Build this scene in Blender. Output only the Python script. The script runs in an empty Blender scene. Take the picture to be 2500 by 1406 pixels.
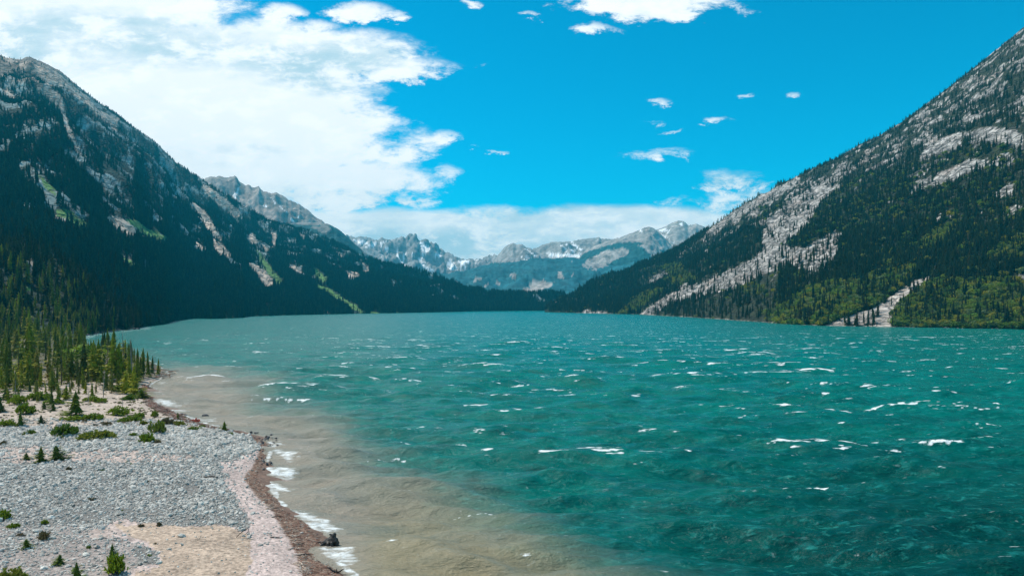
import bpy, math, random
import numpy as np
from mathutils import Vector, Matrix

random.seed(7)
rng = np.random.default_rng(7)
scene = bpy.context.scene
col = scene.collection

# ------------------------------------------------------------------ camera
F, CX, HY, CH = 1800.0, 1250.0, 742.0, 22.0        # focal length and horizon of a 2500 px wide picture, flying height (m)
cd = bpy.data.cameras.new('camera')
cd.sensor_width = 36.0
cd.lens = F / 2500 * 36
cd.shift_y = (HY - 703) / 2500
cd.clip_start = 1.0
cd.clip_end = 60000
cam = bpy.data.objects.new('camera', cd)
cam.location = (0, 0, CH)
cam.rotation_euler = (math.radians(90), 0, 0)
col.objects.link(cam)
scene.camera = cam

# ------------------------------------------------------------------ light, exposure
SUN_EL, SUN_AZ = 56.0, -64.0                      # azimuth from +Y towards +X
sd = Vector((math.sin(math.radians(SUN_AZ)) * math.cos(math.radians(SUN_EL)),
             math.cos(math.radians(SUN_AZ)) * math.cos(math.radians(SUN_EL)), math.sin(math.radians(SUN_EL))))
sl = bpy.data.lights.new('sun', 'SUN')
sl.energy = 5.0
sl.angle = math.radians(0.5)
sl.color = (1.0, 0.92, 0.81)
sun = bpy.data.objects.new('sun', sl)
sun.rotation_euler = (-sd).to_track_quat('-Z', 'Y').to_euler()
sun.location = sd * 3000
col.objects.link(sun)

scene.view_settings.view_transform = 'Standard'
scene.view_settings.look = 'None'
scene.view_settings.exposure = 0.0
scene.view_settings.gamma = 1.0
scene.view_settings.use_curve_mapping = False
cy = scene.cycles
cy.max_bounces = 5
cy.diffuse_bounces = 2
cy.glossy_bounces = 2
cy.transmission_bounces = 2
cy.volume_bounces = 0
cy.transparent_max_bounces = 4
cy.caustics_reflective = False
cy.caustics_refractive = False
cy.use_denoising = True
cy.use_adaptive_sampling = True
cy.adaptive_threshold = 0.02


class NT:
    """small helper for node trees"""
    def __init__(s, tree):
        s.t = tree
        s.n = tree.nodes
        s.l = tree.links

    def put(s, sock, v):
        if hasattr(v, 'node'):
            s.l.new(v, sock)
        elif v is not None:
            if sock.type == 'RGBA' and len(v) == 3:
                v = (*v, 1)
            sock.default_value = v

    def math(s, op, a, b=None, c=None, clamp=False):
        n = s.n.new('ShaderNodeMath')
        n.operation = op
        n.use_clamp = clamp
        s.put(n.inputs[0], a)
        if b is not None:
            s.put(n.inputs[1], b)
        if c is not None:
            s.put(n.inputs[2], c)
        return n.outputs[0]

    def step(s, x, lo, hi, a=0.0, b=1.0):
        n = s.n.new('ShaderNodeMapRange')
        n.interpolation_type = 'SMOOTHSTEP'
        s.put(n.inputs['Value'], x)
        s.put(n.inputs['From Min'], lo)
        s.put(n.inputs['From Max'], hi)
        s.put(n.inputs['To Min'], a)
        s.put(n.inputs['To Max'], b)
        return n.outputs['Result']

    def noise(s, vec, scale, detail=4, rough=0.55, dist=0.0, scl=None):
        if scl:
            m = s.n.new('ShaderNodeMapping')
            s.put(m.inputs['Vector'], vec)
            m.inputs['Scale'].default_value = scl[:3]
            if len(scl) > 3:
                m.inputs['Rotation'].default_value = (0, 0, scl[3])
            vec = m.outputs[0]
        n = s.n.new('ShaderNodeTexNoise')
        s.put(n.inputs['Vector'], vec)
        n.inputs['Scale'].default_value = scale
        n.inputs['Detail'].default_value = detail
        n.inputs['Roughness'].default_value = rough
        n.inputs['Distortion'].default_value = dist
        return n.outputs['Fac']

    def mix(s, f, a, b, mode='MIX'):
        n = s.n.new('ShaderNodeMix')
        n.data_type = 'RGBA'
        n.blend_type = mode
        s.put(n.inputs[0], f)
        s.put(n.inputs[6], a)
        s.put(n.inputs[7], b)
        return n.outputs[2]

    def bump(s, h, strength, dist, normal=None):
        n = s.n.new('ShaderNodeBump')
        s.put(n.inputs['Height'], h)
        n.inputs['Strength'].default_value = strength
        n.inputs['Distance'].default_value = dist
        if normal is not None:
            s.put(n.inputs['Normal'], normal)
        return n.outputs[0]


# ------------------------------------------------------------------ sky
world = bpy.data.worlds.new('World')
scene.world = world
world.use_nodes = True
T = NT(world.node_tree)
T.n.clear()
sky = T.n.new('ShaderNodeTexSky')
sky.sky_type = 'NISHITA'
sky.sun_disc = False
sky.sun_elevation = math.radians(SUN_EL)
sky.sun_rotation = math.radians(SUN_AZ)
sky.altitude = 1900
sky.air_density = 1.0
sky.dust_density = 0.3
sky.ozone_density = 3.0
tc = T.n.new('ShaderNodeTexCoord')
sep = T.n.new('ShaderNodeSeparateXYZ')
T.l.new(tc.outputs['Generated'], sep.inputs[0])
ya = T.math('MAXIMUM', T.math('ABSOLUTE', sep.outputs[1]), 0.05)
u = T.math('DIVIDE', sep.outputs[0], ya)
v = T.math('DIVIDE', sep.outputs[2], ya)
cmb = T.n.new('ShaderNodeCombineXYZ')
T.put(cmb.inputs[0], u)
T.put(cmb.inputs[1], T.math('MULTIPLY', v, 2.1))
T.put(cmb.inputs[2], T.math('MULTIPLY', T.math('SIGN', sep.outputs[1]), 3.0))
cv = cmb.outputs[0]
# cloud banks as soft ellipses over the compass and height of the sky, torn by noise
BLOBS = [(60, 230, 680, 460, 1.7), (560, 350, 470, 260, 1.35), (520, 150, 390, 130, 1.1), (860, 130, 200, 60, 0.62), (1010, 166, 120, 34, 0.52), (300, 20, 300, 90, 0.60),
         (885, 240, 110, 34, 0.52), (960, 350, 150, 60, 0.55), (850, 450, 250, 85, 1.0), (900, 30, 80, 26, 0.47), (690, 30, 70, 26, 0.49), (540, 10, 60, 30, 0.47), (780, 70, 70, 22, 0.43), (980, 40, 34, 14, 0.41),
         (900, 590, 560, 92, 1.50), (1500, 575, 480, 84, 1.50), (1230, 530, 300, 36, 0.60), (1750, 440, 175, 34, 0.75), (1830, 490, 260, 42, 0.55), (1085, 425, 50, 30, 0.43), (1070, 330, 60, 20, 0.43),
         (1600, 6, 215, 44, 0.66), (1430, 68, 80, 15, 0.53), (1590, 378, 130, 22, 0.70), (1728, 295, 62, 14, 0.57), (1580, 302, 40, 11, 0.47),
         (1910, 232, 42, 14, 0.53), (1790, 229, 34, 9, 0.47), (1165, 15, 30, 14, 0.47), (1310, 45, 26, 12, 0.47), (1600, 245, 34, 10, 0.37), (1640, 322, 40, 9, 0.41), (1160, 160, 26, 8, 0.39), (1155, 365, 26, 8, 0.37), (1450, 425, 60, 9, 0.37), (1220, 375, 40, 6, 0.33)]
n1 = T.noise(cv, 3.6, 10, 0.64, 0.35)
n2 = T.noise(cv, 15.0, 10, 0.68, 0.2)
uw = T.math('ADD', u, T.math('MULTIPLY', T.math('SUBTRACT', n1, .5), .16))
vw = T.math('ADD', v, T.math('MULTIPLY', T.math('SUBTRACT', n2, .5), .05))
acc = None
for (px, py, rx, ry, st) in BLOBS:
    du = T.math('MULTIPLY', T.math('SUBTRACT', uw, (px - CX) / F), F / rx)
    dv = T.math('MULTIPLY', T.math('SUBTRACT', vw, (HY - py) / F), F / ry)
    r2 = T.math('MULTIPLY_ADD', du, du, T.math('MULTIPLY', dv, dv))
    g = T.math('MULTIPLY', T.math('SUBTRACT', 1.0, r2, clamp=False), st)
    acc = g if acc is None else T.math('SMOOTH_MAX', acc, g, 0.12)
# the cover goes on overhead, to the left and behind as broken cloud
rest = T.math('SUBTRACT', T.noise(tc.outputs['Generated'], 2.2, 5, 0.6), .52)
out = T.step(T.math('MAXIMUM', T.math('MULTIPLY', sep.outputs[1], -1.0), T.math('SUBTRACT', sep.outputs[2], .66)), -.15, .1)
acc = T.math('MAXIMUM', acc, T.math('ADD', T.math('MULTIPLY', T.math('MULTIPLY', rest, 3.0), out), T.math('MULTIPLY', T.math('SUBTRACT', out, 1.0), 5.0)))
tex = T.math('MULTIPLY_ADD', T.math('SUBTRACT', n2, .5), 2.2, T.math('MULTIPLY', T.math('SUBTRACT', n1, .5), 2.6))
cloud = T.step(T.math('ADD', acc, tex), 0.02, 0.62)
soft = T.noise(cv, 2.6, 4, 0.5, 0.4, scl=(0.8, 1.9, 1))
ccol = T.mix(T.step(T.math('MULTIPLY_ADD', T.math('SUBTRACT', n2, .5), -.35, soft), .42, .66), (.88, .915, .93), (.43, .62, .71))
ccol = T.mix(T.math('MULTIPLY', T.step(n2, .47, .62), .75), ccol, (.97, .98, .98))
skc = T.mix(1.0, sky.outputs[0], (.001, 1.25, 1.36), 'MULTIPLY')
bg1 = T.n.new('ShaderNodeBackground')
T.put(bg1.inputs[0], skc)
bg1.inputs[1].default_value = 0.118
bg2 = T.n.new('ShaderNodeBackground')
T.put(bg2.inputs[0], ccol)
bg2.inputs[1].default_value = 1.27
ms = T.n.new('ShaderNodeMixShader')
T.put(ms.inputs[0], T.math('MULTIPLY', cloud, .97))
T.l.new(bg1.outputs[0], ms.inputs[1])
T.l.new(bg2.outputs[0], ms.inputs[2])
wo = T.n.new('ShaderNodeOutputWorld')
T.l.new(ms.outputs[0], wo.inputs[0])
world.cycles.sampling_method = 'MANUAL'
world.cycles.sample_map_resolution = 512

# ------------------------------------------------------------------ numpy noise
_perm = np.random.RandomState(3).permutation(256)
_perm = np.concatenate([_perm, _perm])
_ang = np.random.RandomState(4).rand(256) * 2 * np.pi
_gx, _gy = np.cos(_ang), np.sin(_ang)


def perlin(x, y):
    xi = np.floor(x).astype(np.int64)
    yi = np.floor(y).astype(np.int64)
    xf, yf = x - xi, y - yi
    uu = xf * xf * xf * (xf * (xf * 6 - 15) + 10)
    vv = yf * yf * yf * (yf * (yf * 6 - 15) + 10)

    def g(ix, iy, dx, dy):
        h = _perm[(_perm[ix & 255] + iy) & 255]
        return _gx[h] * dx + _gy[h] * dy
    a = g(xi, yi, xf, yf)
    b = g(xi + 1, yi, xf - 1, yf)
    c = g(xi, yi + 1, xf, yf - 1)
    d = g(xi + 1, yi + 1, xf - 1, yf - 1)
    return ((a + uu * (b - a)) * (1 - vv) + (c + uu * (d - c)) * vv) * 1.5


def fbm(x, y, o=5, gain=.5, lac=2.03):
    s, a, t = 0, 1.0, 0
    for i in range(o):
        s = s + a * perlin(x + i * 17.3, y + i * 9.1)
        t += a
        a *= gain
        x, y = x * lac, y * lac
    return s / t


def ridged(x, y, o=5, gain=.5):
    s, a, t = 0, 1.0, 0
    for i in range(o):
        s = s + a * (1 - 2 * np.abs(perlin(x + i * 31.7, y + i * 5.3)))
        t += a
        a *= gain
        x, y = x * 2.05, y * 2.05
    return s / t


def sstep(x, a, b):
    t = np.clip((x - a) / (b - a), 0, 1)
    return t * t * (3 - 2 * t)


def inpoly(px, py, poly):
    m = np.zeros(px.shape, bool)
    n = len(poly)
    for i in range(n):
        x1, y1 = poly[i]
        x2, y2 = poly[(i + 1) % n]
        if y1 == y2:
            continue
        c = ((y1 > py) != (y2 > py)) & (px < (x2 - x1) * (py - y1) / (y2 - y1) + x1)
        m ^= c
    return m


def inpolys(px, py, polys):
    m = np.zeros(px.shape, bool)
    for p in polys:
        m |= inpoly(px, py, p)
    return m


def itp(pts, x):
    a = np.array(pts, float)
    return np.interp(x, a[:, 0], a[:, 1])


def ground_pt(px, py, z=0.0):
    Y = (CH - z) * F / (py - HY)
    return (px - CX) / F * Y, Y


def proj(X, Y, Z):
    return CX + X / Y * F, HY - (Z - CH) / Y * F


# ------------------------------------------------------------------ mesh helpers
def new_mesh(name, verts, faces, mat, colors=None, smooth=True, attrs=None):
    me = bpy.data.meshes.new(name)
    verts = np.asarray(verts, np.float32)
    if isinstance(faces, np.ndarray):
        k = faces.shape[1]
        me.vertices.add(len(verts))
        me.vertices.foreach_set('co', verts.ravel())
        me.loops.add(faces.size)
        me.loops.foreach_set('vertex_index', faces.ravel().astype(np.int32))
        me.polygons.add(len(faces))
        me.polygons.foreach_set('loop_start', np.arange(len(faces), dtype=np.int32) * k)
        me.update(calc_edges=True)
    else:
        me.from_pydata([tuple(v) for v in verts], [], faces)
    me.polygons.foreach_set('use_smooth', np.full(len(me.polygons), smooth, bool))
    if colors is not None:
        ca = me.color_attributes.new('Col', 'FLOAT_COLOR', 'POINT')
        c = np.ones((len(verts), 4), np.float32)
        c[:, :3] = colors
        ca.data.foreach_set('color', c.ravel())
    for k, a in (attrs or {}).items():
        at = me.attributes.new(k, 'FLOAT', 'POINT')
        at.data.foreach_set('value', np.asarray(a, np.float32).ravel())
    if mat:
        me.materials.append(mat)
    me.validate()
    return me


def link(name, me, parent=None, **props):
    o = bpy.data.objects.new(name, me)
    col.objects.link(o)
    o.parent = parent
    for k, v in props.items():
        o[k] = v
    return o


def grid_faces(nr, nc):
    i = np.arange(nr * nc).reshape(nr, nc)
    return np.stack([i[:-1, :-1], i[:-1, 1:], i[1:, 1:], i[1:, :-1]], -1).reshape(-1, 4)


class MB:
    def __init__(s):
        s.v, s.f = [], []

    def tri(s, *p):
        k = len(s.v)
        s.v += [tuple(q) for q in p]
        s.f.append(tuple(range(k, k + len(p))))

    def tube(s, pts, rad, n=6, cap=True):
        pts = [Vector(p) for p in pts]
        k = len(s.v)
        for i, p in enumerate(pts):
            d = (pts[min(i + 1, len(pts) - 1)] - pts[max(i - 1, 0)]).normalized()
            a = d.orthogonal().normalized() if i == 0 else (pa - d * pa.dot(d)).normalized()
            pa = a
            b = d.cross(a)
            for j in range(n):
                t = 2 * math.pi * j / n
                s.v.append(tuple(p + (a * math.cos(t) + b * math.sin(t)) * rad[i]))
        for i in range(len(pts) - 1):
            for j in range(n):
                s.f.append((k + i * n + j, k + i * n + (j + 1) % n, k + (i + 1) * n + (j + 1) % n, k + (i + 1) * n + j))
        if cap:
            s.f.append(tuple(k + j for j in reversed(range(n))))
            s.f.append(tuple(k + (len(pts) - 1) * n + j for j in range(n)))

    def mesh(s, name, mat, smooth=False):
        return new_mesh(name, s.v, s.f, mat, smooth=smooth)


# ------------------------------------------------------------------ materials
def base_mat(name):
    m = bpy.data.materials.new(name)
    m.use_nodes = True
    t = NT(m.node_tree)
    b = t.n['Principled BSDF']
    b.inputs['Roughness'].default_value = .9
    b.inputs['Specular IOR Level'].default_value = .25
    return m, t, b


def pos(t):
    return t.n.new('ShaderNodeNewGeometry').outputs['Position']


def terrain_mat(name, fine, relief, strength=.9, joints=0):
    m, t, b = base_mat(name)
    p = pos(t)
    a = t.n.new('ShaderNodeAttribute')
    a.attribute_name = 'Col'
    n = t.noise(p, 1 / fine, 7, .65)
    n2 = t.noise(p, 1 / (fine * 7), 4, .6)
    k = t.math('MULTIPLY', t.step(n, .25, .75, .45, 1.5), t.step(n2, .25, .75, .8, 1.2))
    h = n
    if joints:
        mp = t.n.new('ShaderNodeMapping')
        t.put(mp.inputs['Vector'], p)
        mp.inputs['Scale'].default_value = (1, .7, 1.7)
        mp.inputs['Rotation'].default_value = (.3, .5, .2)
        ad = t.n.new('ShaderNodeMix')
        ad.data_type = 'VECTOR'
        ad.inputs[0].default_value = .03
        nz = t.n.new('ShaderNodeTexNoise')
        t.put(nz.inputs['Vector'], p)
        nz.inputs['Scale'].default_value = 1 / 22
        nz.inputs['Detail'].default_value = 4
        sc_ = t.n.new('ShaderNodeVectorMath')
        sc_.operation = 'MULTIPLY_ADD'
        t.l.new(nz.outputs['Color'], sc_.inputs[0])
        sc_.inputs[1].default_value = (34, 34, 34)
        t.l.new(mp.outputs[0], sc_.inputs[2])
        vo_ = t.n.new('ShaderNodeTexVoronoi')
        vo_.feature = 'DISTANCE_TO_EDGE'
        vo_.inputs['Scale'].default_value = 1 / joints
        t.l.new(sc_.outputs[0], vo_.inputs['Vector'])
        cr_ = t.step(vo_.outputs['Distance'], .0, .11)
        k = t.math('MULTIPLY', k, t.math('MULTIPLY_ADD', cr_, .52, .48))
        h = t.math('MULTIPLY_ADD', cr_, .5, n)
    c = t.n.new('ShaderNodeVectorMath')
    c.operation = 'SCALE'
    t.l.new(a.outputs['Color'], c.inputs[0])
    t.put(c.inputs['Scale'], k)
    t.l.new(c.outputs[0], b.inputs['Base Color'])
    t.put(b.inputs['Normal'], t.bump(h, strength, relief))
    return m


def foliage_mat(name, cols, trans=.35, var=.4):
    """leaf or needle material: hue varies from plant to plant and a little inside each crown"""
    m, t, b = base_mat(name)
    oi = t.n.new('ShaderNodeObjectInfo')
    cr = t.n.new('ShaderNodeValToRGB')
    els = cr.color_ramp.elements
    for i, c in enumerate(cols):
        e = els[i] if i < 2 else els.new(i / (len(cols) - 1))
        e.position = i / (len(cols) - 1)
        e.color = (*c, 1)
    t.l.new(oi.outputs['Random'], cr.inputs[0])
    tcd = t.n.new('ShaderNodeTexCoord')
    n = t.noise(tcd.outputs['Object'], 14, 3, .6)
    hs = t.n.new('ShaderNodeHueSaturation')
    t.put(hs.inputs['Value'], t.step(n, .3, .7, 1 - var, 1 + var * 1.3))
    t.l.new(cr.outputs[0], hs.inputs['Color'])
    t.l.new(hs.outputs[0], b.inputs['Base Color'])
    b.inputs['Roughness'].default_value = .75
    b.inputs['Specular IOR Level'].default_value = .15
    tl = t.n.new('ShaderNodeBsdfTranslucent')
    t.l.new(hs.outputs[0], tl.inputs[0])
    mx = t.n.new('ShaderNodeMixShader')
    mx.inputs[0].default_value = trans
    t.l.new(b.outputs[0], mx.inputs[1])
    t.l.new(tl.outputs[0], mx.inputs[2])
    t.l.new(mx.outputs[0], t.n['Material Output'].inputs[0])
    return m


def plain_mat(name, c1, c2, scale, rough=.9, bump=.4, dist=.02, random_amt=.25, obj=True):
    m, t, b = base_mat(name)
    v_ = t.n.new('ShaderNodeTexCoord').outputs['Object'] if obj else pos(t)
    n = t.noise(v_, scale, 5, .6)
    c = t.mix(t.step(n, .3, .7), c1, c2)
    oi = t.n.new('ShaderNodeObjectInfo')
    hs = t.n.new('ShaderNodeHueSaturation')
    t.put(hs.inputs['Value'], t.math('MULTIPLY_ADD', oi.outputs['Random'], 2 * random_amt, 1 - random_amt))
    t.put(hs.inputs['Color'], c)
    t.l.new(hs.outputs[0], b.inputs['Base Color'])
    b.inputs['Roughness'].default_value = rough
    t.put(b.inputs['Normal'], t.bump(n, bump, dist))
    return m


M_rock_right = terrain_mat('granite_slope', 7, 3.6, .9, 15)
M_rock_left = terrain_mat('mountain_slope', 14, 4, .9, 32)
M_rock_far = terrain_mat('far_slope', 45, 14, .8)
M_ground = terrain_mat('beach_ground', .35, .05, .8)
M_spruce = foliage_mat('spruce_needles', [(.014, .034, .017), (.034, .058, .018), (.020, .046, .022), (.060, .075, .018), (.016, .040, .018), (.062, .062, .020)])
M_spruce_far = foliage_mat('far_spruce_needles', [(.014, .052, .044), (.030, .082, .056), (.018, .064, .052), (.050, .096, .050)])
M_spruce_sun = foliage_mat('sunlit_spruce_needles', [(.075, .115, .020), (.26, .28, .020), (.11, .15, .022), (.38, .36, .022), (.065, .105, .026), (.30, .26, .055)])  # brighter spruce copy: sunlit yellow-green put into the needle colour
M_leaf = foliage_mat('shrub_leaves', [(.12, .23, .030), (.22, .27, .028), (.07, .16, .030), (.30, .28, .025), (.16, .22, .09), (.04, .10, .025)])
M_mint = foliage_mat('pale_leaves', [(.22, .34, .15), (.26, .36, .14)])
M_bush = foliage_mat('dwarf_pine_needles', [(.120, .180, .014), (.170, .225, .016), (.085, .140, .018), (.200, .205, .024)])
M_bush_dry = foliage_mat('dry_bush_twigs', [(.13, .11, .05), (.10, .09, .05)])
M_red = foliage_mat('red_bush_twigs', [(.42, .09, .06), (.50, .12, .08)])
M_grey_needles = foliage_mat('grey_bare_twigs', [(.13, .14, .13), (.20, .20, .18)])
M_bark = plain_mat('bark', (.055, .042, .034), (.11, .09, .075), 9)
M_snag = plain_mat('weathered_dead_wood', (.16, .15, .145), (.30, .28, .26), 9)
M_cobble = plain_mat('grey_cobble', (.31, .295, .265), (.64, .60, .535), 2.0, random_amt=.34)
M_darkrock = plain_mat('wet_dark_rock', (.035, .035, .038), (.09, .085, .085), 2.5, rough=.45)
M_drift = plain_mat('pale_driftwood', (.42, .30, .22), (.66, .56, .47), 4, random_amt=.3)
M_drift_red = plain_mat('reddish_driftwood', (.20, .095, .065), (.36, .20, .15), 4, random_amt=.35)
M_wetwood = plain_mat('wet_dark_wood', (.018, .015, .013), (.06, .05, .042), 4, rough=.5, bump=.8, dist=.06)

# ------------------------------------------------------------------ mountains
def mountain(name, label, mat, px0, px1, step, ridge, ridgeY, base, baseY, rowstep, prof, amp, feat, jag, paint, back=1.0, rough_fn=None):
    """A mountainside from its toe to its crest and down its far side. ridge / base: heights as seen, over compass direction;
    ridgeY / baseY: metres away. Returns the grid for planting trees."""
    pc = np.arange(px0, px1 + step, step, float)
    rr = itp(ridge, pc)
    Yr = itp(ridgeY, pc)
    rr = rr + jag[0] * fbm(pc / jag[1], pc * 0 + 3.3 + len(label), 5, .6)
    zr = CH + (HY - rr) / F * Yr
    if base is not None:
        br = np.maximum(itp(base, pc), HY + 9)
        Yb = CH * F / (br - HY)
        zb = np.zeros_like(pc) - .6
    else:
        Yb = itp(baseY, pc)
        zb = np.zeros_like(pc) - 3
    n = int(max((CH * F / Yb + (HY - rr)).max() / rowstep, 30))
    tt = np.linspace(0, 1, 400)[:, None]
    Yt = Yb + (Yr - Yb) * tt
    zt = zb + (zr - zb) * tt ** prof
    rt = (zt - CH) / Yt
    rt = np.maximum.accumulate(rt + tt * 1e-5, 0)
    tg = np.empty((n, len(pc)))
    for j in range(len(pc)):
        q = np.linspace(rt[0, j], rt[-1, j], n)
        tg[:, j] = np.interp(q, rt[:, j], tt[:, 0])
    tg = .8 * tg + .2 * np.linspace(0, 1, n)[:, None]
    Y = Yb + (Yr - Yb) * tg
    Z = zb + (zr - zb) * tg ** prof
    X = (pc - CX) / F * Y
    w = sstep(tg, 0, .08) * (1 - .85 * sstep(tg, .86, 1.0))
    if rough_fn is None:
        q1, q2 = feat * .55 * fbm(X / feat + 3, Y / feat * .8, 4), feat * .55 * fbm(X / feat * .8, Y / feat + 11, 4)
        d = amp * (ridged((X + q1) / feat, (Y + q2) / feat * .8, 6, .55) - .25) + amp * .5 * fbm(X / feat * 3, Y / feat * 3, 5, .6)
    else:
        d = rough_fn(X, Y, Z, tg)
    Z = Z + d * w
    px, py = proj(X, Y, Z)
    # far side
    nb = 10
    k = np.arange(1, nb + 1)[:, None] / nb
    Lb = np.minimum(np.maximum(zr, 60) * 1.5 * back, 620 + 500 * (Y[-1] < 4200))
    Yb2 = Y[-1] + Lb * k
    Zb2 = Z[-1] * (1 - k ** 1.2) - 8 * k
    Xb2 = (pc - CX) / F * Yb2
    c, forest = paint(px, py, X, Y, Z, tg)
    C = np.concatenate([c, np.repeat(c[-1:], nb, 0)], 0)
    V = np.stack([np.concatenate([X, Xb2]), np.concatenate([Y, Yb2]), np.concatenate([Z, Zb2])], -1)
    me = new_mesh(name, V.reshape(-1, 3), grid_faces(*V.shape[:2]), mat, C.reshape(-1, 3))
    o = link(name, me, kind='structure', label=label)
    return dict(X=X, Y=Y, Z=Z, forest=forest, px=px, py=py)


def blend(c, m, new):
    return c * (1 - m[..., None]) + np.array(new, float) * m[..., None]


def warp(px, py, X, Y, a, s):
    return px + a * fbm(X / s, Y / s + 7, 5, .65), py + a * .7 * fbm(X / s + 40, Y / s, 5, .65)


# --- left mountain
L_ridge = [(-1400, 150), (-700, 60), (-300, 110), (-60, 125), (0, 133), (20, 141), (50, 142), (75, 137), (110, 152), (150, 178), (185, 210), (240, 254), (300, 294),
           (340, 322), (375, 347), (400, 372), (435, 402), (500, 447), (563, 494), (619, 524), (655, 545), (700, 552), (773, 576), (840, 610),
           (890, 638), (940, 657), (990, 676), (1029, 688), (1080, 711), (1130, 730), (1200, 747), (1290, 752), (1380, 756)]
L_ridgeY = [(-1400, 1400), (-700, 1900), (0, 2600), (300, 3000), (500, 3400), (700, 3500), (900, 3400), (1000, 3200), (1150, 2950), (1290, 2750), (1380, 2700)]
L_base = [(-1400, 850), (-600, 842), (60, 832), (170, 826), (190, 822), (250, 812), (330, 803), (350, 797), (400, 791), (420, 784), (460, 779), (470, 777.5), (530, 778), (590, 776), (600, 773),
          (700, 769.5), (860, 766), (1000, 763.5), (1100, 761.5), (1150, 760), (1290, 758.6), (1380, 758.3)]
L_scree = [[(40, 143), (75, 138), (100, 150), (130, 172), (160, 195), (190, 222), (200, 245), (165, 222), (140, 208), (115, 208), (95, 185), (55, 165)],
           [(0, 130), (25, 140), (45, 150), (20, 158), (0, 155)],
           [(45, 158), (60, 165), (62, 178), (48, 170)],
           [(85, 212), (110, 214), (145, 230), (156, 260), (162, 290), (172, 320), (186, 350), (204, 378), (192, 374), (172, 340), (158, 305), (148, 262), (122, 238), (95, 224)],
           [(5, 212), (22, 225), (38, 238), (30, 240), (12, 226)],
           [(192, 222), (215, 243), (242, 272), (270, 282), (292, 290), (284, 302), (255, 298), (232, 276), (208, 250)],
           [(268, 300), (288, 320), (276, 314)],
           [(486, 462), (505, 470), (530, 493), (556, 518), (570, 532), (590, 524), (566, 500), (545, 483), (520, 463), (498, 450)],
           [(462, 493), (480, 500), (505, 525), (530, 560), (542, 588), (520, 575), (498, 545), (474, 510)],
           [(513, 578), (540, 598), (566, 626), (545, 624), (524, 606)],
           [(262, 528), (290, 530), (330, 545), (352, 560), (352, 577), (322, 574), (290, 562), (275, 548)],
           [(125, 527), (158, 535), (160, 545), (135, 543)],
           [(290, 616), (312, 628), (330, 650), (358, 664), (340, 660), (312, 645)],
           [(600, 640), (640, 654), (666, 684), (650, 680), (618, 662)], [(660, 560), (676, 572), (670, 600), (662, 606), (664, 582)],
           [(702, 643), (732, 654), (738, 668), (712, 658)], [(615, 568), (628, 590), (616, 600), (604, 580)], [(640, 596), (655, 612), (648, 618)],
           [(845, 662), (874, 664), (876, 678), (850, 680)], [(884, 642), (902, 658), (892, 668), (882, 656)], [(476, 590), (500, 605), (494, 610), (478, 600)],
           [(620, 660), (668, 690), (650, 700), (636, 684)], [(60, 610), (78, 640), (80, 670), (72, 664), (66, 630)],
           [(785, 752), (800, 766), (820, 768), (796, 760)], [(730, 572), (746, 576), (742, 584)], [(820, 615), (846, 622), (836, 628)]]
L_cliff = [[(18, 488), (60, 490), (85, 505), (80, 515), (50, 528), (30, 510)], [(315, 612), (345, 615), (370, 628), (400, 632), (402, 660), (375, 665), (345, 650), (320, 635)],
           [(425, 680), (470, 682), (475, 712), (455, 706)], [(485, 700), (530, 715), (520, 735), (492, 728)], [(375, 440), (430, 430), (440, 470), (420, 520), (390, 500)],
           [(395, 518), (425, 515), (425, 560), (400, 548)], [(540, 545), (568, 550), (560, 600), (545, 590)], [(250, 450), (300, 458), (320, 500), (285, 500), (262, 474)],
           [(190, 370), (235, 378), (225, 400), (205, 395)], [(285, 330), (330, 335), (340, 365), (300, 350)], [(590, 560), (640, 590), (660, 640), (630, 650), (600, 600)],
           [(0, 190), (60, 205), (100, 235), (80, 250), (20, 240)], [(730, 555), (800, 565), (790, 580), (740, 575)], [(700, 590), (730, 600), (720, 640), (705, 630)],
           [(780, 620), (830, 640), (820, 655), (790, 640)], [(105, 450), (150, 460), (160, 480), (130, 480)]]
L_meadow = [[(305, 534), (330, 538), (370, 560), (405, 578), (416, 596), (385, 586), (352, 574), (330, 555)], [(136, 514), (160, 510), (185, 527), (215, 548), (228, 562), (200, 556), (170, 540), (142, 528)],
            [(762, 654), (784, 664), (800, 680), (792, 690), (772, 678)], [(766, 690), (800, 703), (836, 726), (880, 755), (894, 766), (862, 756), (826, 732), (790, 712)],
            [(290, 620), (345, 652), (368, 664), (352, 664), (318, 648)], [(640, 765), (655, 764), (650, 769), (640, 770)], [(620, 600), (650, 640), (690, 690), (678, 690), (640, 650)],
            [(85, 420), (125, 455), (140, 475), (120, 470), (100, 445)], [(36, 694), (80, 700), (82, 712), (60, 706)], [(900, 760), (920, 763), (930, 769), (905, 768)], [(960, 760), (975, 763), (968, 766)]]


def rough_L(X, Y, Z, t):
    u_ = X * .55 + Y * .18
    v_ = Y * 1.0 - X * .15
    return 95 * (ridged(v_ / 620, u_ / 1500, 5, .5) - .3) * sstep(t, 0, .5) + 16 * ridged(X / 130, Y / 130, 5, .55) + 5 * fbm(X / 30, Y / 30, 4)


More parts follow.
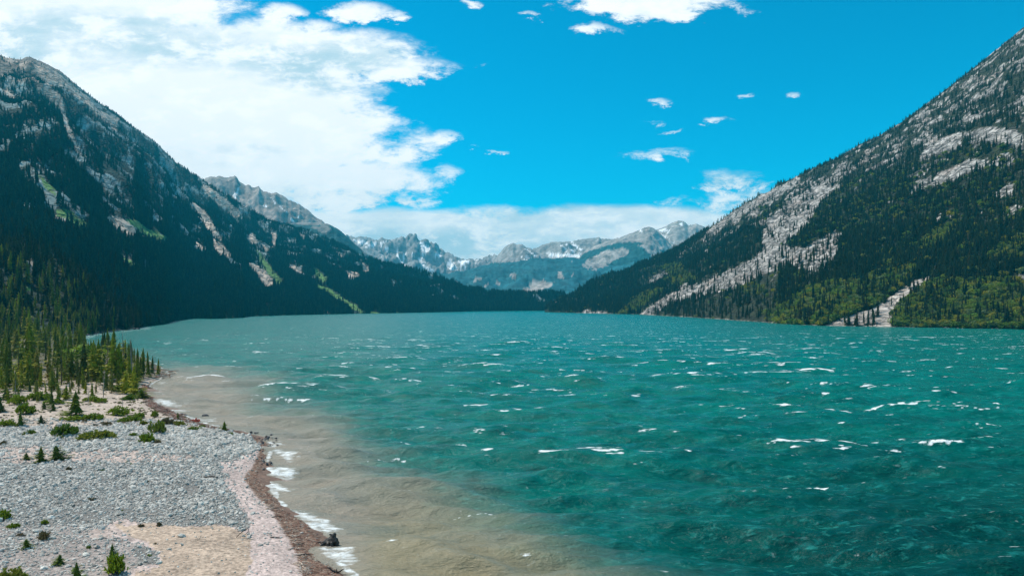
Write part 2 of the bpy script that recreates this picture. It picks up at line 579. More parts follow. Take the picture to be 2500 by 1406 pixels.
def paint_L(px, py, X, Y, Z, t):
    wx, wy = warp(px, py, X, Y, 9, 160)
    wx2, wy2 = warp(px, py, X, Y, 10, 45)
    g = np.broadcast_to(np.array((.010, .030, .022)), X.shape + (3,)).copy()
    n = fbm(X / 55, Y / 90, 5, .62)
    streak = ridged((Y + X * .4) / 70, (X - Z) / 420, 4, .6)
    scree = inpolys(wx, wy, L_scree) | inpolys(wx2, wy2, L_scree)
    cliff = inpolys(wx, wy, L_cliff) & (fbm(X / 24, (Y) / 24, 4, .7) > -.04)
    lone = (n + streak * .35 > .37 - .13 * sstep(t, .45, 1.0)) & (t > .22)
    mead = inpolys(wx2, wy2, L_meadow)
    tone = (fbm(X / 40, Y / 40, 5, .7) + 1)[..., None]
    hi = sstep(420 - py, 0, 230)[..., None]
    g = np.where(lone[..., None] | cliff[..., None], np.array((.21, .28, .28)) * tone, g)
    warm = np.array((.52, .42, .34)) * (1 - .15 * hi)
    g = np.where(scree[..., None], warm * (tone * .5 + .55), g)
    g = np.where(mead[..., None], np.array((.13, .26, .07)) * (tone * .5 + .5), g)
    # the bare summit
    bare = (py < 250) & (px < 200) & (fbm(X / 120, Y / 120, 4) + (205 - py) / 90 > .35)
    g = np.where(bare[..., None], np.array((.25, .20, .16)) * tone, g)
    up = 7.0 * np.clip(2600 / Y, .8, 2.2)
    near_p = inpolys(wx, wy - up, L_scree) | inpolys(wx2, wy2 - up, L_scree) | inpolys(wx2, wy2 - up, L_meadow) | inpolys(wx, wy - up * .5, L_scree) | inpolys(wx2, wy2 - up * .5, L_meadow)
    ln = lone.copy()
    for k_ in (1, 2, 3):
        ln |= np.roll(lone, -k_, 0)
    lone = ln
    f = np.where(scree | mead | near_p, .012, np.where(cliff, .12, np.where(lone, .14, 1.0)))
    f = np.where(bare, .08, f)
    return g, f


GL = mountain('mountain', 'dark forested mountainside with pale scree chutes along the left shore', M_rock_left, -1400, 1380, 3.2, L_ridge, L_ridgeY, L_base, None, 2.6, 1.22,
              0, 0, (5, 26), paint_L, rough_fn=rough_L)

# --- right mountain
R_ridge = [(1330, 757), (1345, 752), (1370, 744), (1400, 733), (1450, 706), (1500, 684), (1560, 660), (1640, 616), (1700, 578), (1760, 540), (1800, 510), (1860, 478), (1900, 452), (1960, 424),
           (2000, 405), (2040, 388), (2100, 353), (2150, 330), (2200, 300), (2250, 262), (2300, 226), (2350, 190), (2400, 152), (2450, 112), (2500, 72), (2600, 10), (2800, -70), (3400, -150), (4200, -100)]
R_ridgeY = [(1330, 2050), (1450, 2300), (1700, 2300), (2000, 2050), (2250, 1800), (2500, 1560), (2800, 1250), (3400, 900), (4200, 650)]
R_base = [(1330, 761.8), (1440, 764.8), (1560, 767.6), (1620, 771), (1700, 775.5), (1780, 781), (1860, 786.5), (1900, 790), (2000, 795), (2160, 798), (2300, 800), (2500, 804), (2800, 815), (3400, 840), (4200, 880)]
R_rock = [[(1878, 530), (1925, 490), (1965, 462), (2010, 445), (2060, 452), (2040, 470), (2000, 500), (1975, 545), (1930, 590), (1890, 612), (1862, 615), (1860, 570)],
          [(2040, 560), (2056, 575), (2048, 620), (2026, 655), (1990, 668), (1940, 665), (1916, 645), (1950, 612), (1996, 590)],
          [(1560, 768), (1590, 745), (1630, 718), (1700, 694), (1770, 664), (1830, 636), (1868, 606), (1920, 600), (1960, 610), (1920, 650), (1860, 672), (1790, 705), (1720, 722), (1650, 738), (1610, 757), (1592, 769)],
          [(2282, 666), (2268, 684), (2225, 712), (2192, 736), (2180, 765), (2176, 798), (2008, 797), (2050, 778), (2110, 760), (2150, 742), (2185, 716), (2225, 690)],
          [(1720, 566), (1790, 516), (1870, 468), (1950, 432), (1950, 452), (1860, 500), (1780, 545), (1720, 585)],
          [(2240, 395), (2262, 362), (2300, 338), (2350, 322), (2345, 360), (2300, 378)], [(2215, 478), (2232, 450), (2280, 425), (2340, 402), (2390, 390), (2415, 395), (2395, 420), (2340, 440), (2270, 462)],
          [(2350, 395), (2370, 388), (2410, 388), (2400, 410), (2370, 425), (2345, 420)], [(2420, 484), (2440, 462), (2478, 448), (2470, 480)],
          [(2350, 330), (2400, 312), (2470, 315), (2500, 330), (2500, 372), (2450, 352), (2390, 345)], [(1570, 692), (1600, 672), (1640, 660), (1630, 680), (1590, 700)],
          [(1400, 768), (1430, 756), (1470, 762), (1480, 768)], [(1440, 768), (1460, 757), (1490, 766)], [(2230, 340), (2300, 330), (2280, 350), (2220, 360)],
          [(1990, 440), (2040, 420), (2100, 400), (2080, 420), (2020, 450)], [(1705, 615), (1740, 608), (1730, 622)], [(1640, 700), (1680, 690), (1670, 706)], [(2480, 672), (2510, 668), (2510, 690), (2490, 690)]]
R_green = [[(1500, 762), (1540, 735), (1590, 712), (1620, 705), (1590, 735), (1556, 764)], [(2150, 640), (2175, 612), (2195, 604), (2192, 640), (2168, 655)],
           [(1930, 740), (1990, 700), (2100, 690), (2180, 660), (2250, 650), (2200, 700), (2120, 752), (2050, 775), (2000, 795), (1880, 790), (1880, 765)],
           [(2200, 735), (2270, 690), (2400, 690), (2600, 670), (2800, 760), (2800, 815), (2180, 800), (2185, 760)], [(2235, 600), (2290, 560), (2340, 540), (2330, 590), (2260, 630)],
           [(1800, 700), (1870, 690), (1880, 715), (1820, 725)], [(1600, 650), (1660, 640), (1700, 690), (1640, 700)], [(2400, 640), (2510, 560), (2510, 640)]]


def rough_R(X, Y, Z, t):
    a = 34 * (ridged((Y * .8 + X * .2) / 340, (X - Y * .3) / 700, 4, .5) - .2) * sstep(t, .05, .5)
    b = 11 * ridged(X / 75, Y / 95, 5, .6)
    ledge = np.abs(((Z * .9 + 14 * fbm(X / 60, Y / 60, 4)) / 17) % 1 - .5) * 6.5
    return a + b + ledge * sstep(t, .1, .3) * sstep(Z, 30, 90) + 2.4 * fbm(X / 9, Y / 9, 4, .6)


def paint_R(px, py, X, Y, Z, t):
    wx, wy = warp(px, py, X, Y, 26, 90)
    wx2, wy2 = warp(px, py, X, Y, 14, 25)
    g = np.broadcast_to(np.array((.030, .036, .016)), X.shape + (3,)).copy()
    rock = inpolys(wx2, wy2, R_rock) & (fbm(X / 30, Y / 30, 4, .6) > -.50)
    below = py - itp(R_ridge, px)
    edge = sstep(px, 1650, 1900)
    band = (below > 10 + 10 * edge) & (below < 30 + 42 * edge + 30 * fbm(X / 120, Y / 120, 4)) & (px > 1650)
    high = sstep(470 - py, -90, 160)
    n = fbm(X / 34, Y / 46, 5, .62) + .30 * fbm(Z / 14, X / 90, 3)
    thr = np.where(band, .06, .34 - .24 * high)
    out = (n > thr) & (t > .10)
    green = inpolys(wx, wy, R_green) & ~rock
    crack = sstep(ridged(X / 26, (Y + Z) / 20, 4, .6), .35, .75)
    tone = ((1 + .6 * fbm(X / 14, Y / 14, 5, .7) + .5 * fbm(X / 60, Z / 10, 4, .6)) * (1 - .72 * crack))[..., None]
    rc = np.array((.43, .40, .37)) * (1 + .0 * tone)
    pink = sstep(fbm(X / 70 + 9, Y / 70, 3), .1, .5)[..., None]
    rc = rc * (1 - pink) + np.array((.46, .39, .345)) * pink
    g = np.where((rock | out)[..., None], rc * tone, g)
    g = np.where(green[..., None], np.array((.07, .09, .024)) * tone, g)
    # waterline stones
    shore = (Z < 1.0) & (t < .012) & (fbm(X / 16, Y / 16, 3) > -.05)
    g = np.where(shore[..., None], np.array((.26, .235, .20)) * tone, g)
    f = np.where(rock, np.where(py < 480, .045, .10), np.where(out, .38, 1.0))
    f = np.where(green, .24 + .35 * (fbm(X / 40, Y / 40, 3) > .12), f)
    f = np.where(band & ~out, .7, f)
    fan = inpolys(px, py, [R_rock[3]]) | inpolys(px, py - 14, [R_rock[3]])
    f = np.where(fan, .03, f)
    g = np.where((fan & rock)[..., None], np.array((.50, .44, .39)) * (.6 + .4 * tone), g)
    GRb['fan'] = fan
    f = np.where(shore, .15, f)
    GRb['green'] = green
    GRb['rock'] = rock
    return g, f


GRb = {}
GR = mountain('mountain', 'rocky mountainside with grey slabs and scattered conifers along the right shore', M_rock_right, 1330, 4200, 3.0, R_ridge, R_ridgeY, R_base, None, 2.4, 1.05,
              0, 0, (3, 30), paint_R, rough_fn=rough_R)

# --- the ranges at the head of the lake
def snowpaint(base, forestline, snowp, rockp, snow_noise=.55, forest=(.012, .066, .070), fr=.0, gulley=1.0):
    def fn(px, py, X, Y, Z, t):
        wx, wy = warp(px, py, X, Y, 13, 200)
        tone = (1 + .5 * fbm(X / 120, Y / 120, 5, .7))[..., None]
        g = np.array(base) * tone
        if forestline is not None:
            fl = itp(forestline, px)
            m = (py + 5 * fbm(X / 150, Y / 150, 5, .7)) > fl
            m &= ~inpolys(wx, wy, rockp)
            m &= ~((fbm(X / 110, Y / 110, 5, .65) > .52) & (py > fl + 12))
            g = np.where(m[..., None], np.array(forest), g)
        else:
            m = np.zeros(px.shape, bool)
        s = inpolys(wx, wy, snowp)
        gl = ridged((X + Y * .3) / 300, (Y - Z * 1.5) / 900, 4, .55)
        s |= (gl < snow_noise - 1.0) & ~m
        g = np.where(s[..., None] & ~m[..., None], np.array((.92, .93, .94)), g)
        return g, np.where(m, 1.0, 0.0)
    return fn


C_ridge = [(380, 520), (440, 470), (500, 438), (520, 434), (540, 433), (556, 436), (566, 433), (572, 429), (578, 432), (584, 444), (596, 452), (608, 452), (622, 462), (632, 456), (642, 470), (660, 474),
           (674, 470), (692, 480), (712, 490), (740, 505), (765, 527), (785, 542), (830, 580), (900, 640)]
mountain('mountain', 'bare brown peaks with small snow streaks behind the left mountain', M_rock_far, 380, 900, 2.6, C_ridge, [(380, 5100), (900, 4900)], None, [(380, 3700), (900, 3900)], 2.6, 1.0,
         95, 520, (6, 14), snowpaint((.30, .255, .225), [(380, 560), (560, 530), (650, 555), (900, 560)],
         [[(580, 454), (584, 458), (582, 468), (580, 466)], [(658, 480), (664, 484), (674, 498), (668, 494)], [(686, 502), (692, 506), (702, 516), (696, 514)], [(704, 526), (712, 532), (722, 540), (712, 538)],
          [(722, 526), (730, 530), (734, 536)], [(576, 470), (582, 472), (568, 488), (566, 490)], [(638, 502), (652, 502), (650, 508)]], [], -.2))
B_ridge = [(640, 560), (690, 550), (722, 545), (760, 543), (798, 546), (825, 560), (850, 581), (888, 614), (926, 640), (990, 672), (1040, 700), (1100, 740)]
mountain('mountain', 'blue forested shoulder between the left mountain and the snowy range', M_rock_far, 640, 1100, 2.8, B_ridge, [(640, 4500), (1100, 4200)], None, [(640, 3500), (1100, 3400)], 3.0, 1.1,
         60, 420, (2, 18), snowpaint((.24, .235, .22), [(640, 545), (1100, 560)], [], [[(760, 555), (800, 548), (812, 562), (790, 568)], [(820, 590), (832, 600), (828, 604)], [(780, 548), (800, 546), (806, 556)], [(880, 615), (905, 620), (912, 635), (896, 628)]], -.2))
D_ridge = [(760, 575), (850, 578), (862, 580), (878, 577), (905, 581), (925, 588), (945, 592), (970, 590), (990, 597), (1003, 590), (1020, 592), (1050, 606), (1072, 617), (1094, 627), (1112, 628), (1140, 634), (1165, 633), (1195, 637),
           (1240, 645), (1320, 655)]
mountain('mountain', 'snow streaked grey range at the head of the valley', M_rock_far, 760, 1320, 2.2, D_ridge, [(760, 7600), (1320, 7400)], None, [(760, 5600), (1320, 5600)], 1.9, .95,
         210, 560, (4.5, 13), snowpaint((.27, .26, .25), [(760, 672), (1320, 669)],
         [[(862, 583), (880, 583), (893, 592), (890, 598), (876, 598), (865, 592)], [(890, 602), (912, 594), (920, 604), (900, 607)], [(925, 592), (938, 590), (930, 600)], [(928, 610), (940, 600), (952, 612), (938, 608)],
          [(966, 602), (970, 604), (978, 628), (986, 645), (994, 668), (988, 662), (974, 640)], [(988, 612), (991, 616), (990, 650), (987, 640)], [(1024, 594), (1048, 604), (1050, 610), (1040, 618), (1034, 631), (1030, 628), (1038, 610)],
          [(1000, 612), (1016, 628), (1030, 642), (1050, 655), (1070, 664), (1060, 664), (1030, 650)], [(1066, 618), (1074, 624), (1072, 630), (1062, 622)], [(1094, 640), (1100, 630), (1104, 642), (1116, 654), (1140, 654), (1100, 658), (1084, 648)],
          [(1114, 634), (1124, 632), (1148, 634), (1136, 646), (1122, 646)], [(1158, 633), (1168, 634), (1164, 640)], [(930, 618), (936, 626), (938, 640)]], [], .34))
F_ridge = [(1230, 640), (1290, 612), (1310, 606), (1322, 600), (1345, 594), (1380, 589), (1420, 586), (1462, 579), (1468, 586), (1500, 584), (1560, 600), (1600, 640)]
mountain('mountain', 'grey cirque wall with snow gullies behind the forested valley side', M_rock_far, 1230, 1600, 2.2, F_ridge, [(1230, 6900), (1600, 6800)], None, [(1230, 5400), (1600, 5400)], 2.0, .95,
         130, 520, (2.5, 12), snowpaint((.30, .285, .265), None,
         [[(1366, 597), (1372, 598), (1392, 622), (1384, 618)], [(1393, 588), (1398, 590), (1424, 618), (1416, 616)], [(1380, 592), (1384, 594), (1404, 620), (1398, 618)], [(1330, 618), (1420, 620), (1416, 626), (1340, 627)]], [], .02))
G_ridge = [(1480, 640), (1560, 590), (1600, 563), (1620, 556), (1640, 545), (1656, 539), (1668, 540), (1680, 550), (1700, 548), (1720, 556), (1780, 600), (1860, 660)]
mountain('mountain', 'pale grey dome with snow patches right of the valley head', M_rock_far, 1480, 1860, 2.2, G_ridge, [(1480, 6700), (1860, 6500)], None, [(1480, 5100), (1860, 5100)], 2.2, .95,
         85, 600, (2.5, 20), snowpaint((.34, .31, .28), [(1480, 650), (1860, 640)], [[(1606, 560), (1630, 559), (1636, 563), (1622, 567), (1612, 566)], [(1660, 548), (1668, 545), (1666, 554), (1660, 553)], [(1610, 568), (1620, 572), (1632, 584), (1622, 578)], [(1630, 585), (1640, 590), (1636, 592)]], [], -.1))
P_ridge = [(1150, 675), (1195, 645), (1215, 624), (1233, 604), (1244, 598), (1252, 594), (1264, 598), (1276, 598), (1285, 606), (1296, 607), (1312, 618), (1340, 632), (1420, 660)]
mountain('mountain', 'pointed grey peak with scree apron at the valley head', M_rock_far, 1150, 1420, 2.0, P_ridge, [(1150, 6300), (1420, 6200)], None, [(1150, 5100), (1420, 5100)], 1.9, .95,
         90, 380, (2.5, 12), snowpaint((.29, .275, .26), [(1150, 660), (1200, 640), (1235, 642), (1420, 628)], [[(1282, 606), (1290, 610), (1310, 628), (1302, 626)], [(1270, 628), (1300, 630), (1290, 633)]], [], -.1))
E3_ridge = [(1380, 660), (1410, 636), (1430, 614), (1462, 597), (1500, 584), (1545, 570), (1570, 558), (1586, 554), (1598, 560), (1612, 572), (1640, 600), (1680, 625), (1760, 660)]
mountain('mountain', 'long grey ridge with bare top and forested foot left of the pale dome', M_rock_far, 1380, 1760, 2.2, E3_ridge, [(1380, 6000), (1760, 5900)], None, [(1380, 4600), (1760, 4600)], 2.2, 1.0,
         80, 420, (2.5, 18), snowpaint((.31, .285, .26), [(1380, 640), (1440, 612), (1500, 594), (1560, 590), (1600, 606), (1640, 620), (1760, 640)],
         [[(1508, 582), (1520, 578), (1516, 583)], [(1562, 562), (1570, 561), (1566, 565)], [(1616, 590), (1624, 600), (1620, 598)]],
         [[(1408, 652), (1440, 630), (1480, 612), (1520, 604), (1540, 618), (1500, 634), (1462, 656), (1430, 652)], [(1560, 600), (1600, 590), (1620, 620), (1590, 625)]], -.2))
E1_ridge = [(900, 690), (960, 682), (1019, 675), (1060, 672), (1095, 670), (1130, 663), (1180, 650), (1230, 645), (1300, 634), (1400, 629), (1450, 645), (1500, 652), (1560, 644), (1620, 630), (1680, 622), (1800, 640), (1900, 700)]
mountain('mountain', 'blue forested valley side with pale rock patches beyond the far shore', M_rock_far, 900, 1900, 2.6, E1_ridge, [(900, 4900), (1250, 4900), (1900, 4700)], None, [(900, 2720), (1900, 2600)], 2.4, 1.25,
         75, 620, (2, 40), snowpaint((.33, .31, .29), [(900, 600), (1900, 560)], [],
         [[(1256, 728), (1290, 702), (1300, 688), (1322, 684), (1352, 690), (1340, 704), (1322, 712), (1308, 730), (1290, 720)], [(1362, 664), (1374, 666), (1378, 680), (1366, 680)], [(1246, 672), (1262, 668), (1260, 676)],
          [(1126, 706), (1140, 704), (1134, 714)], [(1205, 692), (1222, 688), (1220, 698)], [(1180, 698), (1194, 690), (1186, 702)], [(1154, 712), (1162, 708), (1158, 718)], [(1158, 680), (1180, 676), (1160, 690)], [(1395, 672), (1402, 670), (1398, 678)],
          [(1415, 650), (1450, 630), (1500, 640), (1470, 655), (1450, 660)]], -.2, forest=(.014, .10, .125)))  # haze blue of the distant woods is put into the forest colour
GE1 = None

# low wooded foot at the head of the lake
H_ridge = [(1040, 752), (1150, 744), (1220, 742), (1300, 741), (1400, 740), (1500, 736), (1640, 730)]
GH = mountain('mountain', 'low dark wooded foot of the valley at the far end of the lake', M_rock_left, 1040, 1640, 3.2, H_ridge, [(1040, 3300), (1640, 3300)], [(1040, 758.4), (1640, 757.9)], None, 1.6, 1.0,
              4, 200, (1, 40), lambda px, py, X, Y, Z, t: (np.broadcast_to(np.array((.020, .052, .042)), X.shape + (3,)).copy(), np.ones(X.shape)))

# ------------------------------------------------------------------ near ground (spit and beach)
SHORE = [(1250, 1900), (1060, 1640), (960, 1520), (890, 1450), (850, 1406), (826, 1386), (796, 1366), (783, 1348), (798, 1328), (768, 1297), (735, 1267), (697, 1246), (672, 1220), (655, 1192), (628, 1166), (634, 1148), (646, 1130),
         (655, 1108), (664, 1088), (640, 1072), (604, 1060), (570, 1050), (530, 1042), (500, 1036), (468, 1024), (440, 1012), (408, 999), (384, 988), (368, 972), (352, 955), (362, 942), (378, 930), (402, 920),
         (410, 910), (398, 903), (380, 890), (345, 872), (300, 858), (240, 846), (190, 836), (176, 829)]
sh = np.array([ground_pt(a, b) for a, b in SHORE])
land = np.concatenate([sh, np.array([[-420, 560], [-900, 560], [-900, 10], [-20, 10]])])
SEG_A = sh[:-1]
SEG_B = sh[1:]


def shore_dist(X, Y):
    """metres from the waterline of the spit, positive on land"""
    x, y = X.ravel(), Y.ravel()
    best = np.full(x.shape, 1e9)
    for a, b in zip(SEG_A, SEG_B):
        d = b - a
        t = np.clip(((x - a[0]) * d[0] + (y - a[1]) * d[1]) / (d @ d), 0, 1)
        q = (x - a[0] - t * d[0]) ** 2 + (y - a[1] - t * d[1]) ** 2
        best = np.minimum(best, q)
    s = np.where(inpoly(x, y, [tuple(p) for p in land]), 1, -1)
    return (np.sqrt(best) * s).reshape(X.shape)


def ground_h(X, Y):
    X = np.asarray(X, float)
    Y = np.asarray(Y, float)
    d = shore_dist(X, Y) + .8 * fbm(X / 5, Y / 5, 3) * (1 - np.exp(-Y / 60))
    h = np.where(d > 0, .55 * (1 - np.exp(-d / 2.2)) + .9 * (1 - np.exp(-d / 16)), d * .16)
    h = h + sstep(d, 0, 6) * (.35 * fbm(X / 14, Y / 14, 4) + .05 * fbm(X / 1.6, Y / 1.6, 3))
    return np.maximum(h, -2.2)


def gh(x, y):
    return float(ground_h(np.array([x]), np.array([y]))[0])


def place(px, py):
    """where the sight line through a picture point meets the ground of the spit"""
    z = 1.0
    for _ in range(8):
        x, y = ground_pt(px, py, z)
        z = gh(x, y)
    return x, y, z


pc = np.concatenate([np.arange(-4500, -700, 60.), np.arange(-700, -30, 8.), np.arange(-30, 960, 2.6), np.arange(960, 1500, 12.)])
rows = np.concatenate([np.arange(806, 900, 2.), np.arange(900, 1420, 2.2), np.arange(1420, 1960, 14.)])
PX, RW = np.meshgrid(pc, rows)
Yg = CH * F / (RW - HY)
Xg = (PX - CX) / F * Yg
Zg = ground_h(Xg, Yg)
gpx, gpy = proj(Xg, Yg, Zg)
dS = shore_dist(Xg, Yg)
COB = [[(-400, 1048), (60, 1040), (150, 1046), (230, 1040), (330, 1034), (430, 1038), (520, 1042), (600, 1060), (640, 1085), (632, 1104), (600, 1112), (560, 1122), (530, 1132), (545, 1150), (560, 1190),
        (590, 1240), (606, 1275), (600, 1292), (540, 1282), (470, 1280), (400, 1284), (345, 1274), (290, 1272), (240, 1290), (120, 1330), (0, 1360), (-400, 1420)]]
COB2 = [[(-400, 1300), (230, 1290), (330, 1330), (400, 1345), (390, 1370), (330, 1385), (260, 1470), (-400, 1500)]]
LANE = [[(100, 1104), (200, 1096), (330, 1098), (460, 1118), (440, 1128), (300, 1126), (180, 1128), (110, 1122)], [(-50, 1088), (90, 1092), (180, 1110), (60, 1128), (-50, 1130)], [(200, 1300), (290, 1280), (300, 1300), (220, 1312)]]
SAND = [[(285, 1282), (345, 1276), (400, 1286), (470, 1282), (540, 1284), (600, 1294), (619, 1312), (619, 1352), (604, 1420), (600, 1600), (300, 1600), (330, 1400), (395, 1372), (402, 1345), (330, 1318)]]
BROWNL = [(900, 665), (940, 352), (960, 345), (990, 358), (1020, 425), (1045, 500), (1060, 600), (1075, 618), (1090, 636), (1110, 628), (1140, 616), (1165, 594), (1180, 602), (1225, 640), (1240, 660), (1290, 690), (1320, 706), (1350, 722), (1406, 738), (1700, 830)]
gw = fbm(Xg / 2.2, Yg / 2.2, 5, .6)
gx2, gy2 = gpx + 34 * fbm(Xg / 5, Yg / 5, 6, .75), gpy + 22 * fbm(Xg / 5 + 50, Yg / 5, 6, .75)
cob = inpolys(gx2, gy2, COB) & ~inpolys(gx2, gy2, LANE)
cob2 = inpolys(gx2, gy2, COB2)
sand = inpolys(gx2, gy2, SAND)
bl = np.interp(gpy, [a for a, b in BROWNL], [b for a, b in BROWNL])
brown = sstep(gpx + 9 * gw - bl, -5, 5) * (dS > -3)
brown = np.where(gpy < 1030, brown * .6, brown)
gc = np.broadcast_to(np.array((.49, .385, .345)), Xg.shape + (3,)).copy()
gc = blend(gc, sstep(1060 - gy2, 0, 20.), (.44, .355, .29))
gc = blend(gc, (cob | cob2).astype(float), (.19, .18, .165))  # ground colour darkened to paint the dark gaps between cobbles
gc = blend(gc, inpolys(gx2, gy2, LANE).astype(float) * .8, (.46, .36, .305))
gc = blend(gc, sand.astype(float), (.43, .325, .245))
gc = blend(gc, ((gy2 > 1280) & (gx2 < 330) & ~sand).astype(float) * .5, (.45, .36, .32))
gc = blend(gc, brown, (.20, .125, .088))
gc = blend(gc, sstep(.9 - dS, 0, 1.4) * .5, (.15, .10, .08))
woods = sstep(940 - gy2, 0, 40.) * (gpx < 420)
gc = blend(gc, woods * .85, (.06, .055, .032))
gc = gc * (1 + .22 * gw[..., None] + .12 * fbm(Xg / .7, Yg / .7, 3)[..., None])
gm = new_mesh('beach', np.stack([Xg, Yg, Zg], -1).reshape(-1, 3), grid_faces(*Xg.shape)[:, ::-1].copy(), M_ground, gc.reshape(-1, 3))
beach = link('beach', gm, kind='structure', label='flat spit of sand, gravel and cobbles reaching into the lake')

# lake bed and the land behind the camera
xs = np.array([-16000, 16000.])
m_bed = plain_mat('lake_bed', (.05, .07, .05), (.08, .09, .06), .02, obj=False, random_amt=0)
bed = new_mesh('lake_bed', [(-4150, -550, -4.5), (3550, -550, -4.5), (3550, 8300, -4.5), (-4150, 8300, -4.5)], [(0, 1, 2, 3)], m_bed)
link('lake_bed', bed, kind='structure', label='bed of the lake and valley floor')

# ------------------------------------------------------------------ water
pc = np.concatenate([np.arange(-4000, -120, 120.), np.arange(-120, 2640, 3.1), np.arange(2640, 6600, 120.)])
rows = np.concatenate([np.arange(747, 758, 1.), np.arange(758, 1000, 1.45), np.arange(1000, 1420, 1.7), np.arange(1420, 2100, 16.), [2400, 3000, 4500, 8000]])
PX, RW = np.meshgrid(pc, rows)
Yw = CH * F / (RW - HY)
Xw = (PX - CX) / F * Yw
dY = np.abs(np.gradient(Yw, axis=0))
dWs = shore_dist(Xw, Yw)
Zw = np.zeros_like(Yw)
crest = np.zeros_like(Yw)
wr = np.random.RandomState(11)
gx_ = fbm(Xw / 60, Yw / 60, 3)
calm = sstep(-dWs, .5, 9)
for i in range(34):
    lam = 2.6 * (1.085 ** i)
    ang = math.radians(-97 + wr.normal() * 24)
    k = 2 * math.pi / lam
    amp = .024 * lam ** .85 * (1 if lam < 16 else .7)
    ph = (Xw * math.cos(ang) + Yw * math.sin(ang)) * k + wr.rand() * 6.28 + gx_ * 1.5
    fade = np.clip(lam / (3.2 * dY) - .4, 0, 1)
    wave = amp * (np.exp(np.sin(ph) - 1) * 1.9 - .9) * fade
    Zw += wave
crest = Zw.copy()
Zw = Zw * (.25 + .75 * calm)
wpx, wpy = PX, RW
FOAM = [[(632, 1136), (668, 1132), (735, 1148), (700, 1162), (655, 1156)], [(624, 1164), (648, 1160), (676, 1172), (690, 1186), (725, 1202), (668, 1204), (640, 1188)],
        [(694, 1240), (760, 1248), (802, 1268), (840, 1298), (800, 1300), (762, 1282), (722, 1260)], [(780, 1338), (806, 1342), (862, 1338), (866, 1362), (894, 1376), (852, 1388), (812, 1376), (784, 1354)],
        [(656, 1092), (700, 1106), (735, 1118), (704, 1126), (674, 1114)], [(668, 1078), (696, 1080), (694, 1090), (676, 1088)], [(562, 1043), (590, 1048), (612, 1058), (584, 1056)],
        [(466, 1014), (480, 1020), (542, 1026), (504, 1032), (476, 1026)], [(408, 994), (440, 994), (478, 1001), (436, 1006), (410, 1000)], [(372, 970), (410, 976), (440, 990), (402, 989), (380, 982)],
        [(444, 985), (466, 984), (456, 992)], [(362, 940), (384, 946), (400, 957), (376, 953)], [(420, 922), (450, 924), (478, 925), (474, 935), (436, 932)], [(390, 893), (406, 895), (404, 901)],
        [(376, 930), (400, 932), (408, 938), (384, 940)], [(376, 956), (398, 958), (384, 962)], [(185, 824), (250, 812), (330, 802), (336, 806), (250, 817), (190, 829)], [(330, 800), (365, 797), (370, 803), (336, 804)]]
wwx = wpx + 12 * fbm(Xw / 2.5, Yw / 2.5, 4, .6)
wwy = wpy + 6 * fbm(Xw / 1.6 + 20, Yw / 1.6, 4, .6)
wash = sstep(dWs + .9 + .5 * fbm(Xw / 3, Yw / 3, 3), 0, .4) * (1 - sstep(dWs, -.15, .3)) * (fbm(Xw / 6 + 5, Yw / 6, 3) > -.22) * (wpx > 180)
sf = inpolys(wwx, wwy, FOAM).astype(float)
sf0 = wash.copy()
k = np.ones(5) / 5
sf = np.apply_along_axis(lambda r: np.convolve(r, k, 'same'), 1, sf)
sf = np.apply_along_axis(lambda r: np.convolve(r, k, 'same'), 0, sf)
for _ in range(2):
    sf = np.apply_along_axis(lambda r: np.convolve(r, np.ones(5) / 5, 'same'), 1, sf)
    sf = np.apply_along_axis(lambda r: np.convolve(r, np.ones(3) / 3, 'same'), 0, sf)
sf = np.maximum(sf, sf0 * .85)
CAPS = [(2008, 2130, 1004, 4), (2130, 2235, 999, 5), (2140, 2232, 986, 3), (2345, 2440, 1005, 2), (1142, 1205, 991, 4), (968, 1140, 1077, 3.5), (1140, 1200, 1106, 2), (1310, 1375, 1115, 2.5), (1485, 1520, 1126, 4.5),
        (1948, 2018, 1168, 5), (2245, 2320, 1094, 5), (2165, 2195, 1104, 4), (1825, 1890, 909, 3.5), (1405, 1485, 905, 2.5), (1700, 1745, 912, 3), (2385, 2450, 874, 3), (2260, 2300, 942, 2.5), (2300, 2380, 943, 4),
        (975, 1030, 929, 2.5), (1050, 1095, 953, 2.5), (620, 740, 974, 2), (540, 575, 929, 2), (720, 760, 974, 2.5), (950, 985, 1117, 2.5), (900, 960, 1123, 2), (2385, 2440, 1027, 2.5), (2180, 2232, 1032, 2), (2005, 2048, 945, 2),
        (1620, 1680, 900, 2), (1550, 1640, 1166, 2), (1930, 1990, 1370, 2.5), (1110, 1220, 1249, 2), (1340, 1400, 968, 2.5), (1920, 1960, 1090, 2), (1240, 1290, 942, 2), (2060, 2110, 1290, 2), (1800, 1850, 1020, 2)]
capl = np.zeros_like(Xw)
for x0_, x1_, r_, th_ in CAPS:
    m_ = (wpx > x0_ - 12) & (wpx < x1_ + 12) & (np.abs(wpy - r_) < 26)
    a_, b_ = wpx[m_], wpy[m_]
    wav = 3.2 * fbm(a_ / 34 + r_, a_ * 0 + r_, 3)
    thk = .42 * th_ * (.55 + 1.1 * (perlin(a_ / 17 + r_ * 3, a_ * 0) + .35)) * (.35 + .65 * sstep(a_, x0_ - 12, x0_ + (x1_ - x0_) * .5)) * (1 - sstep(a_, x1_ - 6, x1_ + 10))
    q_ = (b_ - r_ - wav) / np.maximum(thk, .3)
    capl[m_] = np.maximum(capl[m_], np.exp(-q_ * q_) * (thk > .3))
